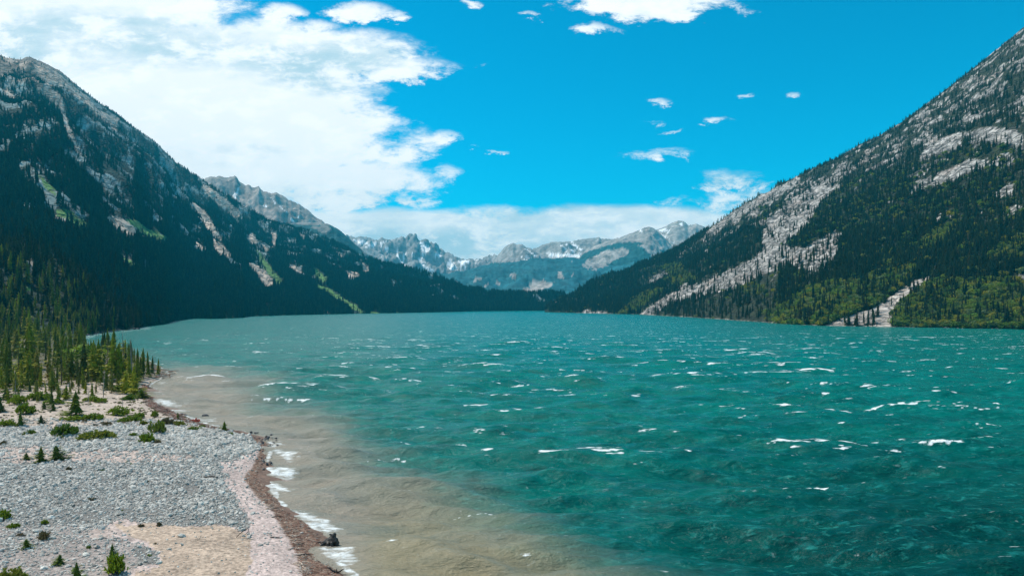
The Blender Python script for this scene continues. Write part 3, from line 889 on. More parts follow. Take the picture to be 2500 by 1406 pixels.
# silt: grey-brown close to the spit and in a plume from its tip towards the lower middle of the lake
PLUME = [(860, 340, 480), (900, 440, 720), (940, 470, 830), (1000, 500, 920), (1080, 600, 1120), (1150, 690, 1290), (1250, 860, 1560), (1330, 1000, 1780), (1406, 1120, 1900), (1600, 1400, 2300)]
pr = [p[0] for p in PLUME]
p0 = np.interp(wpy, pr, [p[1] for p in PLUME])
p1 = np.interp(wpy, pr, [p[2] for p in PLUME])
sed = 1 - sstep(wpx + 90 * fbm(Xw / 22, Yw / 40, 4) * 1.6, p0, p1)
sed *= sstep(wpy, 868, 925)
sed = np.maximum(sed, .25 * sstep(-(-dWs - 22), 0, 18))
far_l = (1 - sstep(wpx, 250, 1100)) * (1 - sstep(wpy, 800, 880)) * .22
sed = np.maximum(sed, far_l)
olive = sstep(wpy + 40 * fbm(Xw / 14, Yw / 14, 3), 1150, 1290) * sstep(wpx, 820, 960)
wm, t, b = base_mat('lake_water')
p = pos(t)


def attr(name):
    a = t.n.new('ShaderNodeAttribute')
    a.attribute_name = name
    return a.outputs['Fac']


big = t.noise(p, 1 / 55, 4, .6, scl=(.6, 1, 1))
c = t.mix(t.step(t.math('MULTIPLY_ADD', t.math('SUBTRACT', big, .5), .5, attr('silt')), 0.0, 1.0), (.0002, .044, .036), (.0004, .165, .132))
mid = t.noise(p, 1 / 5.0, 5, .62, .3, scl=(.34, 1.15, 1, .12))
c = t.mix(t.math('MULTIPLY', t.step(mid, .36, .62), .42), c, (.0002, .045, .046))  # swell shading put into the colour as dark bands along the crests
c = t.mix(t.math('MULTIPLY', t.step(t.noise(p, 1 / 1.6, 5, .65, .4, scl=(.6, 1, 1, -.25)), .55, .74), .45), c, (.02, .30, .28))
fleck = t.step(t.noise(p, 1 / .8, 4, .7, .3, scl=(.5, 1.0, 1, .1)), .54, .66)
fleck = t.math('MULTIPLY', fleck, t.step(t.noise(p, 1 / 9, 3, .6), .35, .65, .1, .5))
c = t.mix(fleck, c, (.03, .30, .255))  # chop texture painted as lighter flecks of water colour
dk = t.step(t.noise(p, 1 / 1.9, 4, .65, .3, scl=(.5, 1.1, 1, .1)), .52, .70)
c = t.mix(t.math('MULTIPLY', dk, .42), c, (.0002, .04, .042))  # wave shading put into the colour as darker spots
sedc = t.mix(attr('olive'), (.30, .255, .195), (.26, .22, .135))
sedc = t.mix(t.math('MULTIPLY', t.step(mid, .40, .62), .35), sedc, (.10, .15, .125))
sn = t.math('ADD', attr('sed'), t.math('MULTIPLY', t.math('SUBTRACT', mid, .5), .55))
c = t.mix(t.step(sn, .05, 1.05), c, sedc)
# whitecaps: short torn lines along the crests
fn = t.noise(p, 1 / 1.7, 3, .6, .35, scl=(.30, 1.15, 1, .10))
fl = t.noise(p, 1 / 38, 3, .5)
fine = t.noise(p, 1 / .55, 4, .7, .5)
fsum = t.math('MULTIPLY_ADD', t.math('SUBTRACT', fl, .5), .16, fn)
fsum = t.math('MULTIPLY_ADD', attr('crest'), .09, fsum)
fsum = t.math('MULTIPLY_ADD', t.math('SUBTRACT', fine, .5), .11, fsum)
fsum = t.math('MULTIPLY_ADD', attr('sed'), -.04, fsum)
fsum = t.math('ADD', fsum, attr('farcap'))
wcap = t.step(fsum, .698, .748)
lace = t.math('MULTIPLY', t.step(t.noise(p, 1 / .9, 6, .72, .8, scl=(.5, 1, 1, -.3)), .60, .74), t.step(t.noise(p, 1 / 16, 2, .5), .45, .7, 0, .24))
fstr = t.noise(p, 1 / .8, 6, .7, .5, scl=(.55, 1.1, 1, .5))
shf = t.math('MULTIPLY', t.step(t.math('MULTIPLY_ADD', t.math('SUBTRACT', fstr, .5), 3.4, attr('shorefoam')), .42, 1.35), .93)
wcap = t.math('MAXIMUM', wcap, t.step(t.math('MULTIPLY_ADD', t.math('SUBTRACT', fine, .5), 1.2, attr('capline')), .42, .95))
foam = t.math('MAXIMUM', t.math('MAXIMUM', wcap, lace), shf)
c = t.mix(foam, c, (.84, .87, .86))
t.put(b.inputs['Base Color'], c)
t.put(b.inputs['Roughness'], t.math('MULTIPLY_ADD', foam, .5, .26))
b.inputs['IOR'].default_value = 1.333
b.inputs['Specular IOR Level'].default_value = .19
n1_ = t.bump(t.noise(p, 1 / 2.0, 6, .66, .2, scl=(.5, 1.1, 1, .1)), 1.0, .85)
n2_ = t.bump(t.noise(p, 1 / .45, 3, .6), .7, .09, n1_)
t.put(b.inputs['Normal'], n2_)
farcap = .042 * (1 - sstep(wpy, 800, 960)) * sstep(wpx, 500, 1100) - .05 * sstep(wpy, 930, 1300)
me = new_mesh('lake_water', np.stack([Xw, Yw, Zw], -1).reshape(-1, 3), grid_faces(*Xw.shape)[:, ::-1].copy(), wm,
              attrs=dict(capline=capl, silt=np.clip(1.0 - .85 * sstep(wpy, 820, 1380) * (.45 + .55 * sstep(wpx, 1100, 2300)), 0, 1), sed=sed, olive=olive, shorefoam=sf, crest=crest, farcap=farcap))  # silt sets only tone: paler water far off, darker towards the near right
link('lake_water', me, kind='structure', label='wind blown turquoise lake with whitecaps and a brown silt plume')

# ------------------------------------------------------------------ trees: prototypes
def star_cone_tree(seed, layers=6, n=9, R=.17):
    r = random.Random(seed)
    m = MB()
    for i in range(layers):
        z0 = .04 + .80 * (i / layers) ** .95
        z1 = min(1.0, z0 + .32 + .06 * r.random())
        rad = R * (1 - z0) ** .8 * r.uniform(.8, 1.15)
        k = len(m.v)
        a0 = r.random() * 6.28
        ox, oy = r.uniform(-.1, .1) * rad, r.uniform(-.1, .1) * rad
        m.v.append((ox, oy, z1))
        for j in range(2 * n):
            q = rad * (r.uniform(.85, 1.25) if j % 2 == 0 else r.uniform(.45, .6))
            m.v.append((ox + q * math.cos(a0 + math.pi * j / n), oy + q * math.sin(a0 + math.pi * j / n), z0 + (0 if j % 2 == 0 else .05) + r.uniform(-.02, .02)))
        for j in range(2 * n):
            m.f.append((k, k + 1 + j, k + 1 + (j + 1) % (2 * n)))
    return m


def conifer(seed, levels=24, per=7, twigs=5, R=.16, bare=.10, droop=.35, gap=0.0, core=True, pw=.8):
    r = random.Random(seed)
    m = MB()
    lop = r.random() * 6.28
    if core:
        c0 = star_cone_tree(seed, 6, 6, R * .55)  # inner cone added to block light through the crown
        m.v += [(x, y, bare + z * (1 - bare) * .97) for x, y, z in c0.v]
        m.f += c0.f
    for i in range(levels):
        z = bare + (1 - bare) * ((i + r.uniform(-.2, .2)) / levels)
        z = min(max(z, bare), .985)
        Lm = (R * (1 - (z - bare) / (1 - bare)) ** pw + .012) * r.choice((.7, .9, 1.0, 1.1, 1.3))
        for j in range(per):
            if r.random() < gap:
                continue
            a = 2 * math.pi * (j + r.random()) / per + i * .7
            L = Lm * r.uniform(.45, 1.2) * (1 + .25 * math.cos(a - lop))
            dr = droop * r.uniform(.4, 1.3) - .25 * z
            d = Vector((math.cos(a), math.sin(a), -dr)).normalized()
            s_ = Vector((-math.sin(a), math.cos(a), 0))
            o = Vector((0, 0, z + r.uniform(-.008, .008)))
            tip = o + d * L + Vector((0, 0, .10 * L))
            w = .16 * L
            m.tri(o, o + d * L * .6 + s_ * w, tip, o + d * L * .6 - s_ * w)
            for q in range(twigs):
                s0 = .3 + .65 * q / max(twigs - 1, 1)
                side = 1 if q % 2 == 0 else -1
                p0 = o + d * L * s0
                tl = L * (.50 - .28 * s0) * r.uniform(.8, 1.3)
                td = (d * .6 + s_ * side * .8 + Vector((0, 0, r.uniform(-.5, .1)))).normalized()
                ww = Vector((0, 0, .30 * tl)) + d * .16 * tl
                m.tri(p0 - d * .1 * L, p0 + td * tl, p0 + d * .16 * L - ww * .6)
    return m


def trunk_mb(seed, r0=.014, top=.97, lean=.01):
    r = random.Random(seed)
    m = MB()
    lx, ly = r.uniform(-lean, lean), r.uniform(-lean, lean)
    zs = [-.04, .15, .4, .7, top]
    m.tube([(lx * z, ly * z, z) for z in zs], [r0 * 1.2, r0, r0 * .75, r0 * .45, r0 * .12], 6)
    return m


def dead_tree(seed):
    r = random.Random(seed)
    tr = trunk_mb(seed, .013, .98, .05)
    br = MB()
    for i in range(46):
        z = r.uniform(.15, .95)
        a = r.random() * 6.28
        L = .11 * (1.05 - z) * r.uniform(.4, 1.3) + .012
        o = Vector((0, 0, z))
        d = Vector((math.cos(a), math.sin(a), r.uniform(-.3, .35)))
        e = o + d * L
        br.tube([o, o + d * L * .5 + Vector((0, 0, -.006)), e], [.0032, .0024, .0008], 3, False)
        for q in range(3):
            p0 = o + d * L * r.uniform(.3, .9)
            br.tube([p0, p0 + Vector((r.uniform(-1, 1), r.uniform(-1, 1), r.uniform(-.4, .5))) * L * .35], [.0014, .0005], 3, False)
    return tr, br


def leafy(seed, n=420, lumps=6, leaf=.085, flat=1.0):
    """broad shrub or small tree of unit height: leaf clumps through several lobes"""
    r = random.Random(seed)
    m = MB()
    cs = [(r.uniform(-.34, .34), r.uniform(-.34, .34), r.uniform(.32, .72) * flat, r.uniform(.22, .34)) for _ in range(lumps)]
    for i in range(n):
        cx_, cy_, cz_, rad = r.choice(cs)
        d = Vector((r.gauss(0, 1), r.gauss(0, 1), r.gauss(0, 1) + .3)).normalized() * rad * r.uniform(.55, 1.05)
        p0 = Vector((cx_, cy_, cz_)) + Vector((d.x, d.y, d.z * .85 * flat))
        if p0.z < .02:
            continue
        a = Vector((r.gauss(0, 1), r.gauss(0, 1), r.gauss(0, .6))).normalized()
        b_ = (d.normalized() * .4 + Vector((r.gauss(0, 1), r.gauss(0, 1), r.gauss(0, 1)))).cross(a).normalized()
        s0 = leaf * r.uniform(.6, 1.35)
        m.tri(p0 - a * s0, p0 + b_ * s0 * .6, p0 + a * s0, p0 - b_ * s0 * .55)
    st = MB()
    for i in range(4):
        a = r.random() * 6.28
        st.tube([(0, 0, -.05), (.08 * math.cos(a), .08 * math.sin(a), .3), (.2 * math.cos(a), .2 * math.sin(a), .6)], [.02, .013, .005], 4)
    return m, st


def dwarf(seed, n=120, h=.5, tuft=.13):
    """low spreading dwarf pine, unit wide: upright needle tufts on creeping branches"""
    r = random.Random(seed)
    m = MB()
    st = MB()
    for i in range(7):
        a = i * .9 + r.random() * .5
        L = r.uniform(.28, .46)
        st.tube([(0, 0, -.03), (L * .5 * math.cos(a), L * .5 * math.sin(a), .05), (L * math.cos(a + .2), L * math.sin(a + .2), .12)], [.018, .012, .005], 4)
    lob = [(r.uniform(-.30, .30), r.uniform(-.26, .26), r.uniform(.5, 1.0), r.uniform(.16, .30)) for _ in range(7)]
    lob.append((0, 0, 1.0, .26))
    for i in range(n):
        lx, ly, lh, lr = r.choice(lob)
        a = r.random() * 6.28
        q = lr * math.sqrt(r.random())
        x, y = lx + q * math.cos(a), ly + q * math.sin(a)
        zt = h * lh * (1 - (q / lr) ** 2 * .75) * r.uniform(.55, 1.05) + .03
        d = Vector((x * 1.0 + r.gauss(0, .25), y * 1.0 + r.gauss(0, .25), r.uniform(.5, 1.1))).normalized()
        L = tuft * r.uniform(.8, 1.5)
        o = Vector((x, y, max(zt - L * .5, 0.0)))
        s1 = d.orthogonal().normalized()
        for j in range(5):
            s1 = Matrix.Rotation(2 * math.pi / 5 + r.random() * .3, 3, d) @ s1
            tip = o + d * L * r.uniform(.6, 1.1) + s1 * L * .45
            w = d.cross(s1) * L * .17
            m.tri(o + w * .4, o + (tip - o) * .6 + w, tip, o + (tip - o) * .6 - w)
    return m, st


protos = bpy.data.collections.new('far_tree_kinds')
for i in range(5):
    protos.objects.link(bpy.data.objects.new('far_spruce', star_cone_tree(50 + i, 5, 6, (.13, .15, .17, .12, .16)[i]).mesh('far_spruce', M_spruce_far)))
mid_p = bpy.data.collections.new('mid_tree_kinds')
mid_meshes = []
for i in range(6):
    mb = conifer(80 + i, 15, 6, 2, (.13, .16, .19, .14, .21, .12)[i], .06, .3)
    tr = trunk_mb(80 + i, .013)
    k = len(mb.v)
    mb.v += tr.v
    mb.f += [tuple(a + k for a in f) for f in tr.f]
    o = bpy.data.objects.new('mid_spruce', mb.mesh('mid_spruce', M_spruce))
    mid_p.objects.link(o)
leaf_p = bpy.data.collections.new('leafy_kinds')
for i in range(4):
    leaf_p.objects.link(bpy.data.objects.new('leafy_plant', leafy(300 + i, 170, 5, .10)[0].mesh('leafy_plant', M_leaf)))
shore_p = bpy.data.collections.new('shore_tree_kinds')
for i in range(5):
    mb = conifer(180 + i, 16, 6, 3, (.15, .18, .20, .16, .22)[i], .06, .3)
    shore_p.objects.link(bpy.data.objects.new('shore_spruce', mb.mesh('shore_spruce', M_spruce_sun)))


def scatter(name, P, S, R, IDX, coll, parent=None, **props):
    me = bpy.data.meshes.new(name)
    P = np.asarray(P, np.float32)
    me.vertices.add(len(P))
    me.vertices.foreach_set('co', P.ravel())
    a = me.attributes.new('scl', 'FLOAT_VECTOR', 'POINT')
    a.data.foreach_set('vector', np.asarray(S, np.float32).ravel())
    a = me.attributes.new('rot', 'FLOAT_VECTOR', 'POINT')
    a.data.foreach_set('vector', np.asarray(R, np.float32).ravel())
    a = me.attributes.new('idx', 'INT', 'POINT')
    a.data.foreach_set('value', np.asarray(IDX, np.int32))
    o = link(name, me, parent, kind='stuff', **props)
    ng = bpy.data.node_groups.new(name, 'GeometryNodeTree')
    ng.interface.new_socket('Geometry', in_out='INPUT', socket_type='NodeSocketGeometry')
    ng.interface.new_socket('Geometry', in_out='OUTPUT', socket_type='NodeSocketGeometry')
    gi, go = ng.nodes.new('NodeGroupInput'), ng.nodes.new('NodeGroupOutput')
    ip = ng.nodes.new('GeometryNodeInstanceOnPoints')
    ci = ng.nodes.new('GeometryNodeCollectionInfo')
    ci.inputs['Collection'].default_value = coll
    ci.inputs['Separate Children'].default_value = True
    ci.inputs['Reset Children'].default_value = True
    ip.inputs['Pick Instance'].default_value = True

    def na(nm, ty):
        q = ng.nodes.new('GeometryNodeInputNamedAttribute')
        q.data_type = ty
        q.inputs['Name'].default_value = nm
        return q.outputs['Attribute']
    L = ng.links.new
    L(gi.outputs[0], ip.inputs['Points'])
    L(ci.outputs[0], ip.inputs['Instance'])
    L(na('idx', 'INT'), ip.inputs['Instance Index'])
    er = ng.nodes.new('FunctionNodeEulerToRotation')
    L(na('rot', 'FLOAT_VECTOR'), er.inputs[0])
    L(er.outputs[0], ip.inputs['Rotation'])
    L(na('scl', 'FLOAT_VECTOR'), ip.inputs['Scale'])
    L(ip.outputs[0], go.inputs[0])
    md = o.modifiers.new('scatter', 'NODES')
    md.node_group = ng
    return o


def plant(G, n, wfun=None, mask=None):
    """n random points of a mountain grid, by ground area and by how wooded it is; returns positions"""
    X, Y, Z = G['X'], G['Y'], G['Z']
    A = np.abs((X[:-1, 1:] - X[:-1, :-1]) * (Y[1:, :-1] - Y[:-1, :-1]))
    fm = (mask if mask is not None else G['forest'])[:-1, :-1]
    w = A * fm
    if wfun is not None:
        w = w * wfun(X[:-1, :-1], Y[:-1, :-1], G['px'][:-1, :-1], G['py'][:-1, :-1])
    vis = (G['px'][:-1, :-1] > -500) & (G['px'][:-1, :-1] < 2900)
    w = w * vis
    q = rng.choice(w.size, n, p=(w / w.sum()).ravel())
    i, j = np.unravel_index(q, w.shape)
    a, b_ = rng.random(n), rng.random(n)

    def lerp(V):
        return (V[i, j] * (1 - a) + V[i + 1, j] * a) * (1 - b_) + (V[i, j + 1] * (1 - a) + V[i + 1, j + 1] * a) * b_
    return np.stack([lerp(X), lerp(Y), lerp(Z)], -1)


def rots(n, tilt=.03):
    return np.stack([rng.normal(0, tilt, n), rng.normal(0, tilt, n), rng.random(n) * 6.28], -1)


def scl3(h, jitter=.18):
    w = h * rng.uniform(1 - jitter, 1 + jitter * 1.6, len(h))
    return np.stack([w, w, h], -1)


# left mountain forest
P = plant(GL, 105000, lambda X, Y, px, py: 1 / (1 + (Y / 2600) ** 2))
P = P[P[:, 1] > 720]
H = rng.uniform(9, 21, len(P)) * (1 - .42 * sstep(P[:, 2], 150, 800))
scatter('forest', P - [0, 0, .5], scl3(H), rots(len(P)), rng.integers(0, 5, len(P)), protos, label='dark conifer forest covering the left mountainside', category='forest')
P = plant(GH, 5000)
scatter('forest', P, scl3(rng.uniform(12, 20, len(P))), rots(len(P)), rng.integers(0, 5, len(P)), protos, label='thin dark line of conifers at the far end of the lake', category='forest')

# ---- pools of larger trees, from which the ones that show largest become objects
pool = []      # (x, y, z, height, kind, zone)
P = plant(GL, 5200, lambda X, Y, px, py: (Y < 900) * (1 / (1 + (Y / 700) ** 2)) * (px < 480))
for x, y, z in P:
    pool.append((x, y, z - .3, random.uniform(10, 19) * (1.0 if y > 560 else .9), 'conifer', 'far_left'))
P = plant(GR, 26000, lambda X, Y, px, py: 1 / (1 + (Y / 1100) ** 2) * (.6 + .8 * (py > 560)))
for x, y, z in P:
    hh = random.uniform(8, 17) * (1 - .35 * min(max((z - 120) / 400, 0), 1))
    if random.random() < .05 and z < 200:
        hh *= 1.5
    pool.append((x, y, z - .5, hh, 'conifer', 'right'))
# shore stones and leafy plants on the right mountain
g = GRb['green'].astype(float)
P = plant(GR, 8000, lambda X, Y, px, py: 1 / (1 + (Y / 1000) ** 2), mask=(1 - GRb['fan']) * (g + .07 * (GR['Z'] < 260) * (GR['px'] > 1850) * (1 - GRb['rock']) + .02 * (GR['Z'] < 160) * (1 - GRb['rock'])))
for x, y, z in P:
    pool.append((x, y, z - .3, random.uniform(3.2, 8.5), 'leafy', 'right'))
# the wood on the spit
n_try = 0
sp_pts = []
while len(sp_pts) < 1500 and n_try < 60000:
    n_try += 1
    x, y = random.uniform(-480, -85), random.uniform(178, 520)
    px_ = CX + x / y * F
    if px_ < -700 or px_ > 415:
        continue
    sp_pts.append((x, y))
sp = np.array(sp_pts)
dd = shore_dist(sp[:, 0], sp[:, 1])
zz = ground_h(sp[:, 0], sp[:, 1])
spx, spy = proj(sp[:, 0], sp[:, 1], zz)
edge_row = np.interp(spx, [-700, 0, 150, 250, 330, 400], [1000, 975, 955, 940, 948, 925])
for i in range(len(sp)):
    if dd[i] < 1.2 or spy[i] > edge_row[i]:
        continue
    near = spy[i] > 880
    h = random.uniform(5.5, 11) if near else random.uniform(8, 13.5)
    if spx[i] > 200:
        h *= .82
    if random.random() < .5:
        h *= random.uniform(.3, .8)
    if spy[i] > edge_row[i] - 22:
        h *= random.uniform(.4, .8)
    pool.append((sp[i, 0], sp[i, 1], zz[i] - .2, h, 'snag' if random.random() < .13 else 'conifer', 'spit'))
# trees that stand out in the photograph: position of foot and top
for (px_, yb, yt, kd) in [(322, 935, 820, 'snag'), (336, 930, 845, 'conifer'), (275, 930, 818, 'conifer'), (262, 925, 826, 'conifer'), (240, 925, 822, 'conifer'), (228, 930, 824, 'conifer'), (302, 928, 826, 'conifer'),
                          (290, 930, 834, 'conifer'), (350, 922, 862, 'conifer'), (342, 925, 866, 'conifer'), (362, 920, 852, 'conifer'), (378, 918, 862, 'snag'), (385, 916, 872, 'snag'), (390, 914, 890, 'conifer'),
                          (318, 950, 860, 'conifer'), (325, 955, 880, 'conifer'), (205, 925, 830, 'conifer'), (70, 900, 782, 'conifer'), (38, 975, 905, 'snag'), (215, 990, 945, 'snag'), (299, 995, 958, 'snag'), (190, 1002, 948, 'conifer'),
                          (270, 950, 885, 'conifer'), (150, 940, 850, 'conifer'), (120, 930, 840, 'conifer'), (90, 935, 845, 'conifer'), (45, 930, 838, 'conifer'), (15, 940, 835, 'conifer'), (330, 966, 905, 'conifer'), (252, 970, 900, 'snag')]:
    x, y, z = place(px_, yb)
    pool.append((x, y, z - .1, (yb - yt) / F * y, kd, 'spit'))
for _ in range(150):
    px_, yb = random.uniform(0, 350), 925 + abs(random.gauss(0, 26))
    if px_ > 250 and yb > 965 or yb > 1000:
        continue
    x, y, z = place(px_, yb)
    if shore_dist(np.array([x]), np.array([y]))[0] < 2:
        continue
    pool.append((x, y, z - .1, random.choice((1.5, 2.2, 3, 4.5, 6)) * random.uniform(.8, 1.2), 'conifer', 'spit'))
x, y, z = place(197, 895)
pool.append((x, y, z, 8.2, 'leafy', 'spit'))

# which ones show, front to back, over strips of the view
pool.sort(key=lambda q: q[1])
cover = {}
scored = []
for q in pool:
    x, y, z, h, kd, zn = q
    px_, pb = proj(x, y, z)
    _, pt = proj(x, y, z + h)
    if px_ < 4 or px_ > 2496:
        scored.append((0, q))
        continue
    if zn == 'right':                      # rising ground: a tree is hidden by what stands just below it
        c0 = min(cover.get(int(px_ // 8), 9999), pb)
        vis_px = max(c0 - pt, 0) if c0 > pt else 0
        vis_px = pb - pt if vis_px > 6 else vis_px * .3
        # cover only reaches a short way uphill
        cover[int(px_ // 8)] = min(cover.get(int(px_ // 8), 9999), pt + 4)
    else:
        key = ('l', int(px_ // 7))
        c0 = min(cover.get(key, 9999), pb)
        vis_px = max(c0 - pt, 0)
        for kk in (-1, 0, 1):
            key2 = ('l', int(px_ // 7) + kk)
            cover[key2] = min(cover.get(key2, 9999), pt + (8 if kk else 3))
    scored.append((vis_px, q))
picked = {}
for kd, lim in (('conifer', 296), ('leafy', 150), ('snag', 60)):
    cand = sorted([s for s in scored if s[1][4] == kd and s[0] > 8], key=lambda s: -s[0])[:lim]
    for s in cand:
        picked[id(s[1])] = 1

kinds = {'near': [], 'mid': [], 'leafy': [], 'snag': []}
for i in range(8):
    kinds['near'].append((conifer(400 + i, (20, 16, 22, 15, 18, 21, 14, 19)[i], 7, 5, (.17, .22, .25, .19, .30, .23, .17, .27)[i], (.06, .12, .03, .18, .02, .09, .25, .04)[i], (.35, .2, .45, .5, .15, .3, .55, .25)[i], (.15, .35, .15, .45, .2, .3, .5, .25)[i], core=(i not in (3, 6)), pw=(.7, .55, .8, .5, .7, .6, .45, .75)[i]).mesh('crown', M_spruce_sun),
                          trunk_mb(400 + i, .013).mesh('trunk', M_bark, True)))
for i in range(6):
    kinds['mid'].append((conifer(500 + i, 18, 6, 3, (.15, .17, .20, .16, .23, .13)[i], .05, .3).mesh('crown', M_spruce), trunk_mb(500 + i, .013).mesh('trunk', M_bark, True)))
for i in range(5):
    a_, b_ = leafy(600 + i, 420, 7, .07)
    kinds['leafy'].append((a_.mesh('crown', M_leaf), b_.mesh('stem', M_bark)))
for i in range(4):
    a_, b_ = dead_tree(700 + i)
    kinds['snag'].append((b_.mesh('branches', M_snag), a_.mesh('trunk', M_snag, True)))


def tag(o, label, cat, group=None):
    o['label'] = label
    o['category'] = cat
    if group:
        o['group'] = group
    return o


def thing(name, loc, rz, sc, parts):
    e = bpy.data.objects.new(name, None)
    e.empty_display_size = .5
    e.location = loc
    e.rotation_euler = (0, 0, rz)
    e.scale = sc
    col.objects.link(e)
    for (nm, me) in parts:
        link(nm, me, e)
    return e


def right_mark(px_):
    for lim, s_ in ((1500, 'near the far dark point'), (1620, 'by the foot of the long grey scree'), (1860, 'below the long grey scree'), (2010, 'left of the low scree fan'),
                    (2190, 'over the low scree fan'), (2340, 'just right of the low scree fan'), (9999, 'far right of the low scree fan')):
        if px_ < lim:
            return s_


ZONES = {'spit': 'wood on the gravel spit', 'far_left': 'wood across the small cove on the left shore', 'right': 'rocky right shore'}
rest_mid, rest_shore, rest_leaf, rest_back = [], [], [], []
for vis_px, q in scored:
    x, y, z, h, kd, zn = q
    if id(q) not in picked:
        if kd == 'leafy':
            rest_leaf.append(q)
        elif zn == 'right':
            rest_mid.append(q)
        elif zn == 'far_left' and y > 400 + random.random() * 260:
            rest_back.append(q)
        else:
            rest_shore.append(q)
        continue
    wj = random.uniform(.85, 1.25)
    px_, pb = proj(x, y, z)
    tall = 'tall' if h > 12 else ('mid-height' if h > 7.5 else 'short')
    if kd == 'conifer':
        nm = 'mid' if zn == 'right' or (zn == 'far_left' and y > 400 + random.random() * 260) else 'near'
        cr, tk = random.choice(kinds[nm])
        o = thing('conifer_tree', (x, y, z), random.random() * 6.28, (h * wj, h * wj, h), [('crown', cr), ('trunk', tk)])
        if zn == 'spit':
            where = 'beside the open sand at the edge of the spit' if pb > 930 else ('crowded on the tip of the wooded spit' if px_ > 230 else 'deep in the wood on the spit')
        elif zn == 'far_left':
            where = 'lining the water across the cove' if (px_ > 180 and pb > 785) else 'in the dense wood behind the cove'
        else:
            where = ('at the waterline ' if pb > 765 else 'on the lower slope ' if pb > 680 else 'among high slabs ') + right_mark(px_)
        shp = 'narrow' if wj < .97 else 'broad' if wj > 1.13 else 'even'
        tag(o, f'{tall} {shp} dark conifer {where}', 'tree', f'{tall} {shp} conifers {where}')
    elif kd == 'leafy':
        cr, tk = random.choice(kinds['leafy']) if zn != 'spit' else (leafy(640, 520, 8, .06)[0].mesh('crown', M_mint), kinds['leafy'][0][1])
        wj *= 1.15
        o = thing('leafy_shrub', (x, y, z), random.random() * 6.28, (h * wj, h * wj, h), [('crown', cr), ('stem', tk)])
        if zn == 'spit' and h > 8:
            tag(o, 'bright pale green leafy tree standing among dark conifers on the spit', 'tree')
        elif zn == 'spit':
            tag(o, 'low leafy shrub at the sandy edge of the wood on the spit', 'shrub', 'leafy shrubs at the edge of the wood')
        else:
            where = ('at the waterline ' if pb > 780 else 'in the middle of the thicket ' if pb > 740 else 'at the top of the thicket ' if pb > 690 else 'high among the conifers ') + right_mark(px_)
            tag(o, f'{"large" if h > 5.3 else "small"} yellow-green shrub {where}', 'shrub', f'{"large" if h > 5.3 else "small"} shrubs {where}')
    else:
        cr, tk = random.choice(kinds['snag'])
        o = thing('dead_tree', (x, y, z), random.random() * 6.28, (h * wj, h * wj, h), [('branches', cr), ('trunk', tk)])
        where = 'at the sandy edge of the wood' if pb > 930 else 'rising among the conifers of the spit' if px_ > 200 else 'inside the wood on the spit'
        tag(o, f'{tall} bare grey dead tree {where}', 'dead tree', f'{tall} dead trees {where}')


def as_scatter(name, rest, coll, nk, wj=.18, **props):
    A = np.array([q[:4] for q in rest])
    scatter(name, A[:, :3], scl3(A[:, 3], wj), rots(len(A), .025), rng.integers(0, nk, len(A)), coll, **props)


as_scatter('forest', rest_mid, mid_p, 6, .25, label='scattered conifers climbing the rocky right mountainside', category='forest')
as_scatter('forest', rest_back, mid_p, 6, .25, label='dark conifers at the foot of the left mountain behind the cove', category='forest')
as_scatter('forest', rest_shore, shore_p, 5, label='dense green conifers filling the low left shore', category='forest')
as_scatter('undergrowth', rest_leaf, leaf_p, 4, .3, label='yellow-green leafy thickets along the foot of the right mountain', category='undergrowth')

# ------------------------------------------------------------------ cobbles
def stone_mb(seed, sub=1, flat=.6):
    import bmesh
    r = random.Random(seed)
    bm = bmesh.new()
    bmesh.ops.create_icosphere(bm, subdivisions=sub, radius=.5)
    a, b_ = r.uniform(.7, 1.0), r.uniform(.55, .9)
    for v_ in bm.verts:
        k_ = r.uniform(.78, 1.15)
        v_.co = Vector((v_.co.x * a * 1.25 * k_, v_.co.y * b_ * k_, v_.co.z * flat * k_))
    m = MB()
    m.v = [tuple(v_.co) for v_ in bm.verts]
    m.f = [tuple(v_.index for v_ in f.verts) for f in bm.faces]
    bm.free()
    return m


st_p = bpy.data.collections.new('cobble_kinds')
for i in range(8):
    st_p.objects.link(bpy.data.objects.new('cobble', stone_mb(i, 1, .62).mesh('cobble', M_cobble)))


def sample_ground(n, mask, lo=0):
    w = mask[:-1, :-1] * np.abs((Xg[:-1, 1:] - Xg[:-1, :-1]) * (Yg[1:, :-1] - Yg[:-1, :-1]))
    w = w * ((gpx[:-1, :-1] > -620) & (gpy[:-1, :-1] < 1560))
    q = rng.choice(w.size, n, p=(w / w.sum()).ravel())
    i, j = np.unravel_index(q, w.shape)
    a, b_ = rng.random(n), rng.random(n)

    def lerp(V):
        return (V[i, j] * (1 - a) + V[i + 1, j] * a) * (1 - b_) + (V[i, j + 1] * (1 - a) + V[i + 1, j + 1] * a) * b_
    x, y = lerp(Xg), lerp(Yg)
    return x, y, lerp(Zg)


onland = (dS > .3).astype(float)
dens = onland * np.where(cob, 1.0, np.where(cob2, .55, np.where(sand, .03, .09)))
dens = np.where(inpolys(gx2, gy2, LANE), .16, dens) * (gpy > 1020)
dens = dens * (1 - .9 * brown) * np.clip(1 + 1.7 * fbm(Xg / 5, Yg / 5, 5, .6), .08, 2)
dens = np.clip(dens, 0, None)
x, y, z = sample_ground(88000, dens)
row_ = proj(x, y, z)[1]
s = rng.lognormal(-.12, .52, len(x)) * np.interp(row_, [1030, 1090, 1130, 1290, 1406], [.37, .35, .25, .19, .16])
seen_ = (proj(x, y, z)[0] > 5) & (row_ < 1400)
big_i = np.argsort(-s * F / y * seen_)[:290]
msk = np.ones(len(x), bool)
msk[big_i] = False
S3 = np.stack([s, s, s * rng.uniform(.6, 1.1, len(s))], -1)
RR = np.stack([rng.normal(0, .35, len(s)), rng.normal(0, .35, len(s)), rng.random(len(s)) * 6.28], -1)
